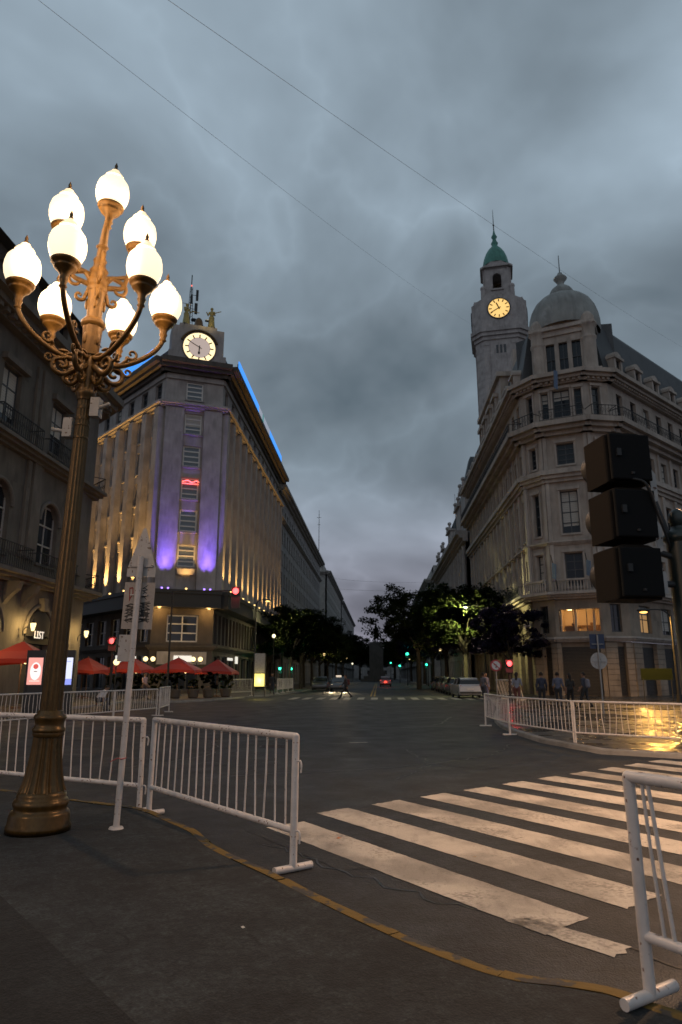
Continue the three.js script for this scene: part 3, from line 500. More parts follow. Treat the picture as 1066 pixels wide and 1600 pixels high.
  part('curtain', inner([0.34, 1.5, 2.9].map((s, i) => tube([[s, 6.9, -0.7], [s + 0.02, 6.2, -0.68], [s - 0.02, 5.1, -0.7]], 0.12, 8, 6))), M.curtain, room);
  part('shelf', inner([bx(0.3, 3.4, 5.6, 5.66, -3.5, -3.2), bx(2.2, 3.3, 4.9, 5.5, -2.2, -1.6), bx(0.6, 1.6, 4.9, 5.45, -1.6, -1.0), sph(0.12, 1.2, 5.62, -1.2), sph(0.12, 2.6, 5.66, -1.4)]), M.wood, room);
  const lampAt = (s, y, o) => { const c = Math.cos(Ce.a), n = Math.sin(Ce.a); return [domeB.position.x + Ce.x + c * s + n * o, 0.11 + y, domeB.position.z + Ce.z - n * s + c * o]; };
  part('ceiling_lamp', inner([cyl(0.22, 0.22, 0.06, 2.5, 6.85, -1.2, 16), cyl(0.2, 0.2, 0.06, 0.9, 6.85, -2.0, 16)]), glow([1, 0.62, 0.25], 2.2), room);
  bulb(...lampAt(2.5, 6.7, -1.2), col(1, 0.58, 0.22), 5, 5); bulb(...lampAt(0.9, 6.7, -2.0), col(1, 0.58, 0.22), 4, 5);
  for (let i = 0; i < 3; i++) part('mullion', inner(bx(0.32 + 1.02 * (i + 0), 0.38 + 1.02 * i, 5.0, 6.75, -0.3, -0.24)), M.frameDark, domeB);
  // drum, dome and lantern over the bay
  const nC = [-0.3827, 0.9239], dc = [C0[0] - nC[0] * 2.9 + dC[0] * 0.45, C0[1] - nC[1] * 2.9 + dC[1] * 0.45], q = (list) => [list].flat(9).map((g) => g.clone().rotateY(-22.5 * D).translate(dc[0] - domeB.position.x, 0, dc[1] - domeB.position.z));
  for (let k = 0; k < 4; k++) {
    const rot = (l) => q([l].flat(9).map((g) => g.clone().rotateY((k * Math.PI) / 2)));
    const hol = [-1.1, 0, 1.1];
    const sh = new THREE.Shape([[-2.2, 26.6], [2.2, 26.6], [2.2, 31.0], [-2.2, 31.0]].map(([x, y]) => new THREE.Vector2(x, y)));
    for (const x of hol) { const p = new THREE.Path(); p.moveTo(x - 0.37, 27.3); p.lineTo(x + 0.37, 27.3); p.lineTo(x + 0.37, 30.2); p.lineTo(x - 0.37, 30.2); p.lineTo(x - 0.37, 27.3); sh.holes.push(p); }
    part('drum_wall', rot(new THREE.ExtrudeGeometry(sh, { depth: 0.4, bevelEnabled: false }).translate(0, 0, 2.0)), S, domeB);
    if (k !== 2) for (const x of hol) { const w = part('window', rot([bx(x - 0.37, x + 0.37, 28.7, 28.78, 2.1, 2.2), bx(x - 0.03, x + 0.03, 27.3, 30.2, 2.1, 2.2)]), M.frameDark, domeB); part('pane', rot(bx(x - 0.36, x + 0.36, 27.3, 30.2, 2.05, 2.1)), M.glass, w); }
    part('corner_pier', rot([lathe([[0.72, 26.7], [0.72, 27.0], [0.62, 27.1], [0.6, 30.0], [0.68, 30.1], [0.68, 30.3], [0.6, 30.35], [0.6, 31.2], [0.78, 31.35], [0.78, 31.6], [0.62, 31.65], [0.62, 32.2], [0.5, 32.4], [0.3, 32.7], [0, 32.8]], 18, 2.15, 0, 2.15)]), S, domeB);
  }
  part('drum_base', q([bx(-2.9, 2.9, 26.4, 27.0, -2.9, 2.9), bx(-3.1, 3.1, 26.85, 27.02, -3.1, 3.1)]), Tm, domeB);
  part('entablature', q([bx(-2.55, 2.55, 30.9, 31.5, -2.55, 2.55), bx(-2.8, 2.8, 31.4, 31.75, -2.8, 2.8), bx(-2.6, 2.6, 31.7, 32.2, -2.6, 2.6)]), Tm, domeB);
  const dome = part('dome', q(lathe([[3.1, 31.9], [3.16, 32.3], [3.15, 32.9], [3.05, 33.6], [2.85, 34.3], [2.5, 34.95], [2.05, 35.4], [1.5, 35.72], [1.0, 35.85]], 40)), M.dome, domeB);
  part('dome_window', q([bx(-0.3, 0.3, 32.3, 33.0, 2.75, 3.0)]), M.frameDark, dome);
  part('lantern', q(lathe([[1.25, 35.4], [1.3, 35.65], [1.15, 35.75], [1.15, 36.0], [1.06, 36.35], [0.88, 36.65], [0.6, 36.9], [0.34, 37.0], [0.3, 37.3], [0.4, 37.5], [0.62, 37.8], [0.5, 38.0], [0.3, 38.15], [0.2, 38.4], [0, 38.5]], 24)), M.dome, domeB);
  part('flagpole', q(cyl(0.05, 0.03, 2.0, 0, 38.3, 0, 8)), M.iron, domeB);
  // mansard roof with dormers over both wings
  for (const [F, s0, s1, n] of [[Rt, 0.5, RL, 9], [Lf, 0, LL - 0.5, 10]]) {
    fpart(F, 'mansard_roof', roofPrism([[0.0, 26.9], [-0.25, 26.95], [-1.3, 32.6], [-1.5, 33.0], [-9, 33.4], [-9, 26.9]], s1 - s0).translate(s0, 0, 0), M.slate);
    for (let k = 0; k < n; k++) { const s = s0 + ((s1 - s0) * (k + 0.5)) / n; const d = fpart(F, 'dormer', [bx(s - 0.75, s - 0.45, 27, 28.9, -0.9, 0.1), bx(s + 0.45, s + 0.75, 27, 28.9, -0.9, 0.1), bx(s - 0.85, s + 0.85, 28.9, 29.15, -1.0, 0.25), prism([[s - 0.8, 29.15], [s + 0.8, 29.15], [s + 0.5, 29.5], [s, 29.65], [s - 0.5, 29.5]], 1.0).translate(0, 0, -0.9)], Tm); part('pane', on(F, bx(s - 0.45, s + 0.45, 27, 28.9, -0.6, -0.1)), M.glass, d); }
  }
  fpart(Lf, 'roof_pavilion', [bx(12, 26, 26.9, 32.6, -6, -0.3), bx(11.7, 26.3, 32.6, 33.1, -6.2, 0.1)], S);
  for (const s of [13.5, 16.8, 20.1, 23.4]) { const d = fpart(Lf, 'dormer', [bx(s - 0.9, s - 0.55, 27.2, 31, -0.35, 0.05), bx(s + 0.55, s + 0.9, 27.2, 31, -0.35, 0.05), bx(s - 1.1, s + 1.1, 31, 31.4, -0.35, 0.25)], Tm); part('pane', on(Lf, bx(s - 0.55, s + 0.55, 27.4, 31, -0.32, -0.28)), M.glass, d); }
  fpart(Lf, 'chimney', [bx(13, 14.2, 33.1, 36.2, -3.4, -2.2), bx(19, 20.2, 33.1, 35.6, -3.4, -2.2), bx(24.5, 25.6, 33.1, 36, -3.0, -1.9)], Tm);
  for (const [s, F, dy] of [[0.5, Ce, 0], [3.1, Ce, 0.1]]) { const p = fpart(F, 'flagpole', rod(V(s, 8.3, 0.9), V(s - 0.2, 10.9, 2.0), 0.035), M.iron); part('flag', on(F, prism([[0, 0], [0.55, -0.2], [0.4, -1.4], [-0.1, -1.2]], 0.05).rotateY(-0.9).translate(s - 0.15, 10.3 + dy, 1.75)), mat([0.12, 0.17, 0.26], 0.9), p); }
  { const p = fpart(Ce, 'flagpole', rod(V(1.6, 25.4, 0.6), V(1.6, 27.6, 1.9), 0.04), M.iron); part('flag', on(Ce, prism([[0, 0], [0.5, -0.3], [0.35, -1.9], [-0.15, -1.5]], 0.05).rotateY(-0.9).translate(1.6, 26.8, 1.5)), mat([0.12, 0.17, 0.26], 0.9), p); }
}

// ---- the clock tower behind it
{
  const t = thing('clock_tower', 'slender pale clock tower with lit yellow dials and a green copper cap', 'tower', [26.4, 0.11, -133], -10 * D);
  const S = M.tower, oct = (r0, r1, y0, y1) => new THREE.CylinderGeometry(r1, r0, y1 - y0, 8).rotateY(Math.PI / 8).translate(0, (y0 + y1) / 2, 0);
  const sq = (h, y0, y1, ch) => prism([[-h, -h + ch], [-h + ch, -h], [h - ch, -h], [h, -h + ch], [h, h - ch], [h - ch, h], [-h + ch, h], [-h, h - ch]], y1 - y0).rotateX(-Math.PI / 2).translate(0, y0, 0);
  part('shaft', [sq(4.95, 0, 67, 1.6)], S, t);
  for (let y = 40; y < 66.5; y += 1.5) part('stone_course', [sq(4.98, y, y + 1.44, 1.6)], S, t);
  for (let k = 0; k < 4; k++) { const r = (g) => [g].flat(9).map((x) => x.clone().rotateY((k * Math.PI) / 2)); part('panel', r([bx(-2.1, 2.1, 48, 67, 4.9, 5.17)]), S, t); for (const x of [-0.75, 0, 0.75]) part('window', r(bx(x - 0.22, x + 0.22, 64.8, 66.6, 5.0, 5.2)), M.frameDark, t); }
  part('corbel', [sq(5.05, 66.8, 67.9, 1.7), sq(5.3, 67.9, 68.7, 1.8), sq(5.65, 68.7, 69.5, 1.9), sq(5.95, 69.5, 70.3, 2.0), sq(5.7, 70.3, 70.7, 2.0)], S, t);
  part('clock_stage', [sq(5.55, 70.7, 76.6, 1.9), sq(5.1, 76.6, 77.3, 1.8), sq(4.3, 77.3, 78.0, 1.6)], S, t);
  for (let k = 0; k < 4; k++) {
    const r = (g) => [g].flat(9).map((x) => x.clone().rotateY((k * Math.PI) / 2)), zf = 5.6, cy = 74.5;
    part('pediment', r(prism([[-3.4, 76.5], [3.4, 76.5], [3.1, 77.4], [2.2, 78.4], [-2.2, 78.4], [-3.1, 77.4]], 0.8).translate(0, 0, 4.2)), S, t);
    const d = part('clock_dial_light', r(new THREE.CircleGeometry(2.2, 40).translate(0, cy, zf + 0.06)), glow([1, 0.60, 0.13], 1.0), t);
    part('dial_ring', r(new THREE.TorusGeometry(2.24, 0.12, 8, 40).translate(0, cy, zf + 0.06)), M.frameDark, d);
    for (let h = 0; h < 12; h++) part('hour_mark', r(bx(-0.11, 0.11, 1.45, 2.0, 0, 0.03).rotateZ((-h * Math.PI) / 6).translate(0, cy, zf + 0.09)), M.bronze, d);
    part('minute_hand', r(bx(-0.09, 0.09, -0.4, 1.85, 0, 0.03).rotateZ(118 * D).translate(0, cy, zf + 0.16)), M.iron, d);
    part('hour_hand', r(bx(-0.12, 0.12, -0.3, 1.3, 0, 0.03).rotateZ(22 * D).translate(0, cy, zf + 0.13)), M.iron, d);
    const sh = new THREE.Shape([[-2.5, 77.6], [2.5, 77.6], [2.5, 85.4], [-2.5, 85.4]].map(([x, y]) => new THREE.Vector2(x, y))), p = new THREE.Path();
    p.moveTo(-0.9, 80.6); p.lineTo(0.9, 80.6); p.lineTo(0.9, 83.3); p.absarc(0, 83.3, 0.9, 0, Math.PI, false); p.lineTo(-0.9, 80.6); sh.holes.push(p);
    part('belfry_wall', r(new THREE.ExtrudeGeometry(sh, { depth: 0.5, bevelEnabled: false }).translate(0, 0, 2.4)), S, t);
    part('belfry_sill', r(bx(-1.3, 1.3, 80.2, 80.55, 2.8, 3.2)), S, t);
    part('volute', r([cyl(0.55, 0.5, 2.6, 2.95, 78, 2.95, 10), sph(0.6, 2.95, 80.8, 2.95)]), S, t);
  }
  part('bell', [lathe([[1.0, 80.9], [0.95, 81.1], [0.7, 81.7], [0.6, 82.4], [0.4, 82.9], [0, 83.1]], 18), rod(V(-2.4, 83.2, 0), V(2.4, 83.2, 0), 0.12)], M.bronze, t);
  part('belfry_cornice', [sq(2.9, 85.2, 85.6, 0.7), sq(3.4, 85.6, 86.0, 0.8), sq(3.0, 86.0, 86.4, 0.8)], S, t);
  part('cap', [oct(2.85, 2.8, 86.4, 87.4)], S, t);
  part('copper_dome', [lathe([[2.8, 87.3], [2.72, 88.2], [2.5, 89.3], [2.05, 90.5], [1.4, 91.6], [0.75, 92.3], [0.58, 92.8], [0.78, 93.2], [0.5, 93.7], [0.35, 94.3], [0.64, 94.8], [0.3, 95.5], [0.14, 96.4]], 16)], M.copper, t);
  part('spire', [cyl(0.12, 0.03, 5.6, 0, 96.2, 0, 8), sph(0.2, 0, 97.8, 0)], M.iron, t);
}

// ---- long palace building under the tower, with stepped mansard pavilions
{
  const t = thing('palace_building', 'long stone palace with steep pavilion roofs below the clock tower', 'building', [16, 0.11, -120]);
  const F = faceOf(t, 13.0, -148, -90, 49), S = M.legis;
  box4(t, [[13.5, -99], [34, -99], [34, -148], [13.5, -148]], 0, 22, M.inside, 'core');
  const hol = grid(2, 3.0, 16, [1, 6.5, 11.6, 16.6], 1.4, 2.9); wall(F, 0, 22, hol, S); windows(F, hol, { nx: 2, ny: 3, sillMat: S });
  for (let k = 0; k <= 16; k++) fpart(F, 'column', cyl(0.34, 0.3, 14, 0.5 + 3 * k, 6, 0.35, 10), S);
  cornice(F, 5, 0.6, 0.7, S, 'string_course'); cornice(F, 20.6, 1.6, 1.6, S); dentils(F, 20.9, 0.4, 0.9, 0.6, S);
  fpart(F, 'attic', [bx(0, 49, 22.2, 24.6, -3, -0.4)], S);
  const G2 = faceOf(t, 13.0, -99, 0, 20); wall(G2, 0, 24, grid(2, 3, 6, [6.5, 11.6, 16.6], 1.4, 2.9), S);
  for (const [s0, s1, y0, y1] of [[44, 49, 24.5, 34], [37, 42, 24.5, 31.5], [23, 28, 24.4, 29.5], [11, 15, 24.2, 27.5], [0.3, 5, 24.2, 27]]) {
    fpart(F, 'pavilion', [bx(s0, s1, 22.2, y0 + (y1 - y0) * 0.45, -5, -0.1), bx(s0 - 0.3, s1 + 0.3, y0 + (y1 - y0) * 0.45, y0 + (y1 - y0) * 0.5, -5.2, 0.3)], S);
    fpart(F, 'pavilion_roof', new THREE.CylinderGeometry((s1 - s0) * 0.36, (s1 - s0) * 0.68, (y1 - y0) * 0.5, 4).rotateY(Math.PI / 4).translate((s0 + s1) / 2, y0 + (y1 - y0) * 0.75, -2.6), M.slate);
    fpart(F, 'finial', [cyl(0.25, 0.2, 0.8, s0 + 0.5, y0 + (y1 - y0) * 0.5, 0, 8), sph(0.35, s0 + 0.5, y0 + (y1 - y0) * 0.5 + 1.0, 0), cyl(0.25, 0.2, 0.8, s1 - 0.5, y0 + (y1 - y0) * 0.5, 0, 8), sph(0.35, s1 - 0.5, y0 + (y1 - y0) * 0.5 + 1.0, 0)], S);
  }
  fpart(F, 'chimney', [bx(38, 39.4, 29, 33.5, -4, -2.6), bx(46, 47, 33, 36.5, -4.6, -3.4)], M.farB);
  fpart(F, 'flagpole', cyl(0.06, 0.03, 9, 33, 23, -0.5, 6), M.iron);
}

// ---- further buildings along the avenue
function terrace(name, label, x, z0, z1, side, H, m, o = {}) {      // a facade along the avenue; side 1 faces +x (left of the street), -1 faces -x
  const t = thing(name, label, 'building', [x, 0.12, (z0 + z1) / 2]), len = z0 - z1;
  const F = side > 0 ? faceOf(t, x, z0, 90, len) : faceOf(t, x, z1, -90, len), dep = 18 * -side;
  box4(t, [[x - 0.5 * side, z0 - 0.5], [x + dep, z0 - 0.5], [x + dep, z1], [x - 0.5 * side, z1]], 0, H, M.inside, 'core');
  const st = o.step ?? 3.4, n = Math.floor((len - 1) / st), ys = []; for (let y = o.first ?? 5; y < H - 3.2; y += o.storey ?? 3.4) ys.push(y);
  const hol = grid(st * 0.6, st, n, ys, o.w ?? 1.4, o.h ?? 2.1); wall(F, 0, H, [...hol, ...grid(st * 0.6, st, n, [0.3], o.w ?? 1.6, 3.2)], m); windows(F, hol, { nx: 2, ny: 2, sillMat: m });
  cornice(F, H - 0.4, 1.0, o.over ?? 1.0, m); cornice(F, 4.2, 0.5, 0.5, m, 'string_course'); if (o.mid) cornice(F, o.mid, 0.5, 0.6, m, 'string_course');
  const E = side > 0 ? faceOf(t, x + dep, z0, 0, Math.abs(dep)) : faceOf(t, x, z0, 0, Math.abs(dep));
  const eh = grid(2, 3.2, 5, ys, 1.3, 2.0); wall(E, 0, H, eh, m); windows(E, eh, { nx: 2, ny: 2, sillMat: m }); cornice(E, H - 0.4, 1.0, o.over ?? 1.0, m);
  if (o.attic) { fpart(F, 'attic', [bx(0, len, H + 0.6, H + o.attic, -6, -1.4)], m); fpart(E, 'attic', [bx(1.4, E.len - 1, H + 0.6, H + o.attic, -5, -1.4)], m); }
  return t;
}
terrace('avenue_building', 'dark grey office block adjoining the clock building along the avenue', -15.0, -100.6, -176, 1, 29.4, M.farA, { attic: 3, over: 1.3, mid: 25, step: 3.1 });
terrace('avenue_building', 'pale cornered block beyond the gap on the left of the avenue', -14.2, -190, -262, 1, 29.5, M.farB, { attic: 3.5, over: 1.2 });
terrace('avenue_building', 'farthest dim block at the left end of the avenue', -14.0, -264, -400, 1, 29, M.farC, { attic: 2, step: 5 });
terrace('avenue_building', 'pale flat-topped block beyond the palace on the right', 12.4, -168, -240, -1, 24, M.farB, { attic: 4 });
terrace('avenue_building', 'dim block at the right end of the avenue behind the trees', 12.4, -243, -400, -1, 23, M.farC, { step: 5 });
{ const t = thing('avenue_building', 'hazy low block closing the avenue behind the monument', 'building', [0, 0.1, -440]); const F = faceOf(t, -40, -425, 0, 80); box4(t, [[-40, -425.5], [40, -425.5], [40, -440], [-40, -440]], 0, 17, M.inside, 'core'); const h = grid(4, 5, 15, [2, 6, 10], 2, 2.4); wall(F, 0, 17, h, M.farC); windows(F, h, { nx: 1, ny: 1, sill: false }); cornice(F, 16.6, 0.9, 1, M.farC); }
single('radio_mast', [rod(V(-9.9, 20, -183), V(-9.9, 46, -183), 0.12, 0.06), rod(V(-10.5, 44, -183), V(-9.3, 44, -183), 0.05), rod(V(-10.3, 42, -183), V(-9.5, 42, -183), 0.05)].map((g) => g.translate(-6, 0, 0)), M.iron, 'thin radio mast rising behind the left avenue roofs', 'mast');

// ---- the dark restaurant building at the left edge
const font = await new FontLoader().loadAsync('fonts/droid/droid_sans_bold.typeface.json');
const cafeB = thing('restaurant_building', 'dark stone building with arched ground floor and iron balconies at the left edge', 'building', [-22, 0.12, -30]);
{
  const x = -20, z0 = -10, z1 = -45.6, F = faceOf(cafeB, x, z0, 90, z0 - z1), S = M.cafe, Tm = M.cafeTrim, at = (z) => z0 - z;
  const E = faceOf(cafeB, x, z1, 135, 22);
  box4(cafeB, [[x - 0.6, z0], [x - 0.6, z1 + 0.4], [x - 16, z1 - 14], [x - 30, z1 - 14], [x - 30, z0]], 5.8, 20.6, M.inside, 'core');
  const bays = [-16.5, -22.5, -28.5, -34.0, -39.7];
  const low = bays.map((z) => ({ s: at(z), y: 0.0, w: 3.1, h: 5.4, arch: true })), mid = bays.map((z) => ({ s: at(z), y: 8.0, w: 2.3, h: 3.7, arch: true })), up = bays.map((z) => ({ s: at(z), y: 14.9, w: 1.9, h: 3.2 }));
  wall(F, 0, 20.6, [...low, ...mid, ...up], S);
  windows(F, up, { nx: 2, ny: 3, fw: 0.1, frame: M.frameDark, sillMat: Tm }); windows(F, mid.map((h) => ({ ...h, h: h.h - 0.1 })), { nx: 2, ny: 3, fw: 0.1, frame: M.signBack, sillMat: Tm });
  for (const h of [...low, ...mid]) fpart(F, 'arch_moulding', new THREE.TorusGeometry(h.w / 2 + 0.14, 0.13, 6, 18, Math.PI).translate(h.s, h.y + h.h - h.w / 2, 0.05), Tm);
  for (const h of low) fpart(F, 'keystone', prism([[-0.16, 0], [0.16, 0], [0.26, 0.75], [-0.26, 0.75]], 0.35).translate(h.s, h.y + h.h - 0.15, 0.0), Tm);
  for (const h of up) fpart(F, 'window_hood', [bx(h.s - 1.3, h.s + 1.3, h.y + h.h + 0.1, h.y + h.h + 0.45, 0.003, 0.35)], Tm);
  for (const z of [-13.5, -19.5, -25.5, -31.3, -37.3, -43.6]) fpart(F, 'pilaster', [bx(at(z) - 0.9, at(z) - 0.5, 8, 19.4, 0.003, 0.16), bx(at(z) - 0.35, at(z) + 0.35, 8, 19.4, 0.003, 0.25), bx(at(z) + 0.5, at(z) + 0.9, 8, 19.4, 0.003, 0.16)], Tm);
  cornice(F, 20.0, 1.2, 1.5, Tm); dentils(F, 20.1, 0.5, 0.9, 0.7, Tm); cornice(F, 6.5, 0.55, 1.1, Tm, 'balcony_slab'); cornice(F, 13.6, 0.5, 0.9, Tm, 'balcony_slab');
  for (let i = 0; i < 5; i++) { const z = bays[i]; railing(F, 7.05, 1.3, at(z) - 2.4, at(z) + 2.4, 1.0, M.iron, 0.22); railing(F, 14.1, 1.25, at(z) - 2.0, at(z) + 2.4, 0.85, M.iron, 0.22); for (const s of [-1.9, 1.9]) fpart(F, 'console', prism([[0, 0], [0.9, 0], [0.75, -0.4], [0.3, -0.8], [0, -1.2]], 0.4).rotateY(-Math.PI / 2).translate(at(z) + s, 6.5, 0), Tm); }
  fpart(F, 'attic_storey', [bx(0, F.len - 0.6, 21.2, 25.0, -3, -0.7)], S);
  for (const z of bays) { const d = fpart(F, 'dormer', [bx(at(z) - 1.2, at(z) - 0.6, 21.2, 24, -0.72, -0.3), bx(at(z) + 0.6, at(z) + 1.2, 21.2, 24, -0.72, -0.3), bx(at(z) - 1.5, at(z) + 1.5, 24, 24.4, -0.8, 0)], Tm); part('pane', on(F, bx(at(z) - 0.6, at(z) + 0.6, 21.5, 24, -0.72, -0.66)), M.glass, d); }
  fpart(F, 'mansard_roof', roofPrism([[0, 25], [-1.2, 25.05], [-3.0, 28.2], [-9, 28.4], [-9, 25]], F.len - 0.6).translate(0, 0, 0), M.slate);
  // dark half-round awnings in the arches, one lettered
  for (const [i, h] of low.entries()) {
    const aw = fpart(F, 'awning', [new THREE.SphereGeometry(1.5, 18, 8, 0, Math.PI, 0, Math.PI / 2).scale(1, 1.05, 0.3).translate(h.s, 3.75, 0.02), bx(h.s - 1.5, h.s + 1.5, 3.35, 3.75, 0.0, 0.04)], mat([0.015, 0.014, 0.014], 0.8, { side: THREE.DoubleSide }));
    if (i === 4) part('lettering', on(F, new TextGeometry('LIST', { font, size: 0.42, depth: 0.02, curveSegments: 3 }).translate(h.s - 1.42, 3.62, 0.5)), glow([0.9, 0.86, 0.8], 0.55), aw);
    fpart(F, 'shop_front', [bx(h.s - 1.55, h.s + 1.55, 0, 3.3, -0.6, -0.4)], M.clockDark);
  }
  wall(E, 0, 20.6, grid(3, 4, 5, [8, 14.9], 1.8, 3.2), S); cornice(E, 20.0, 1.2, 1.5, Tm); cornice(E, 6.5, 0.55, 1.1, Tm, 'balcony_slab'); railing(E, 7.05, 1.3, 0.2, 6, 1.0, M.iron, 0.22); railing(E, 14.1, 1.25, 0.2, 6, 0.9, M.iron, 0.22);
}
function sconce(x, y, z, label) {
  const t = thing('wall_lamp', label, 'wall lamp', [x, y, z], 0, 'wall lanterns of the restaurant');
  part('bracket', [tube([[-0.55, -0.5, 0], [-0.5, -0.15, 0], [-0.25, -0.05, 0], [0, -0.28, 0]], 0.025, 16, 6)], M.iron, t);
  const g = part('lantern_glass', lathe([[0.08, -0.24], [0.16, 0.1], [0.15, 0.16], [0.06, 0.22]], 8), glow([1, 0.78, 0.35], 2.0), t);
  part('lantern_cap', [lathe([[0.2, 0.17], [0.14, 0.26], [0.04, 0.32], [0, 0.44]], 8), cyl(0.09, 0.05, 0.06, 0, -0.28, 0, 8)], M.iron, t);
  bulb(x, y, z, col(1, 0.64, 0.22), 13, 5);
}
sconce(-19.2, 4.35, -37.5, 'lit wall lantern left of the lettered awning');
sconce(-19.2, 4.35, -31.2, 'lit wall lantern at the left edge of the restaurant');
sconce(-19.1, 4.35, -44.4, 'lit wall lantern at the corner right of the ornate lamp post');
// ---------------------------------------------------------------- trees
function crownShape(r, h, clumps, leaves, size, flat = 1) {        // leaf-sized faces gathered in clumps through the crown
  const pos = [], nor = [];
  for (let c = 0; c < clumps; c++) {
    const a = rnd() * Math.PI * 2, u = Math.pow(rnd(), 0.45), el = rr(-0.75, 1), cx = Math.cos(a) * u * r * Math.sqrt(1 - el * el * 0.7), cz = Math.sin(a) * u * r * Math.sqrt(1 - el * el * 0.7), cy = el * h * (0.45 + 0.55 * u), cr = rr(0.45, 1.15) * r * 0.21;
    for (let k = 0; k < leaves; k++) {
      const d = V(rnd() - 0.5, rnd() - 0.5, rnd() - 0.5).normalize().multiplyScalar(cr * Math.pow(rnd(), 0.5)); d.y *= 0.62 * flat;
      const p = V(cx, cy, cz).add(d), n = V(rnd() - 0.5, rnd() * 0.9, rnd() - 0.5).normalize(), t = V(rnd() - 0.5, rnd() - 0.5, rnd() - 0.5).cross(n).normalize().multiplyScalar(size * rr(0.6, 1.3)), b = n.clone().cross(t).multiplyScalar(0.55);
      const q = [p.clone().sub(t), p.clone().add(b), p.clone().add(t), p.clone().sub(b)];
      for (const i of [0, 1, 2, 0, 2, 3]) { pos.push(q[i].x, q[i].y, q[i].z); nor.push(n.x, n.y, n.z); }
    }
  }
  const g = new THREE.BufferGeometry(); g.setAttribute('position', new THREE.Float32BufferAttribute(pos, 3)); g.setAttribute('normal', new THREE.Float32BufferAttribute(nor, 3)); g.setAttribute('uv', new THREE.Float32BufferAttribute(new Float32Array((pos.length / 3) * 2), 2)); g.userData.ready = true; return g;
}
function trunkShape(H, r, spread) {
  const g = [tube([[0, 0, 0], [rr(-0.1, 0.1), H * 0.3, rr(-0.1, 0.1)], [rr(-0.25, 0.25), H * 0.6, rr(-0.2, 0.2)]], r, 16, 9, r * 0.62)];
  for (let k = 0; k < 6; k++) { const a = k * 1.05 + rr(-0.3, 0.3), y = H * rr(0.42, 0.6), s = spread * rr(0.55, 0.95); g.push(tube([[0, y, 0], [Math.cos(a) * s * 0.35, y + H * 0.13, Math.sin(a) * s * 0.35], [Math.cos(a) * s * 0.7, y + H * 0.26, Math.sin(a) * s * 0.7], [Math.cos(a) * s, y + H * rr(0.3, 0.42), Math.sin(a) * s]], r * 0.5, 14, 6, r * 0.1)); }
  return ready(g);
}
const crowns = [crownShape(6.0, 4.0, 135, 150, 0.15), crownShape(5.2, 3.5, 150, 160, 0.14), crownShape(4.0, 2.8, 105, 160, 0.12)];
const trunks = [trunkShape(9, 0.30, 3.6), trunkShape(8, 0.26, 3.2), trunkShape(6.6, 0.2, 2.4)];
function tree(x, z, k, s, m, label, lift = 1, group = 'street trees along the avenue') {
  const t = thing('street_tree', label, 'tree', [x, 0.1, z], rnd() * 6, group); t.scale.set(s, s * lift, s);
  part('trunk', trunks[k], label.includes('lit') ? M.barkLit : M.bark, t);  // trees near lamps get paler bark, lamp light put into its colour
  const c = part('crown', crowns[k], m, t); c.position.y = [7.6, 6.9, 5.5][k];
}
[[-9.6, -76, 2, 1.0, 'leaf', 'slim dark street tree beside the lit lamp on the left'], [-9.3, -84, 1, 0.95, 'leaf', 'street tree whose pale forked limbs are lit by a lamp'], [-10.2, -95, 0, 0.82, 'leaf', 'broad dark street tree, third along the left kerb'], [-10.2, -107, 1, 0.92, 'leaf', 'dark street tree, fourth along the left kerb'], [-10.2, -121, 0, 0.82, 'leaf', 'dark street tree, fifth along the left kerb'], [-10, -137, 0, 0.86, 'leaf', 'dark street tree, sixth along the left kerb'], [-9.6, -158, 0, 1.0, 'leaf', 'dark street tree, seventh along the left kerb'], [-9.4, -185, 0, 1.05, 'leaf', 'farthest street tree of the left kerb'],
].forEach(([x, z, k, s, m, l]) => tree(x, z, k, s, M[m], l));
[[11.0, -58.8, 2, 0.86, 'leafPurple', 'purple flowering tree at the corner of the domed building'], [8.3, -67.6, 1, 1.0, 'leaf', 'bright green tree lit from within by a street lamp'], [9.4, -75, 2, 1.1, 'leafPurple', 'second purple flowering tree behind the silver car'], [5.0, -88, 0, 1.12, 'leaf', 'big spreading dark tree overhanging the right lane'], [9.4, -98, 0, 1.05, 'leaf', 'dark tree behind the big spreading one'], [8.8, -114, 0, 1.0, 'leafPurple', 'far purple-tinted tree along the right kerb'], [8.6, -133, 0, 1.0, 'leaf', 'dark tree farther along the right kerb'], [8.6, -156, 0, 1.1, 'leaf', 'dark tree near the monument on the right kerb'], [8.6, -186, 0, 1.1, 'leaf', 'farthest tree of the right kerb'],
].forEach(([x, z, k, s, m, l]) => tree(x, z, k, s, M[m], l));
[[-7, -260], [6, -270], [-3, -330], [8, -340], [1, -390], [-10, -380]].forEach(([x, z], i) => tree(x, z, 0, 1.35, M.leaf, ['first', 'second', 'third', 'fourth', 'fifth', 'sixth'][i] + ' distant tree closing the avenue behind the monument'));
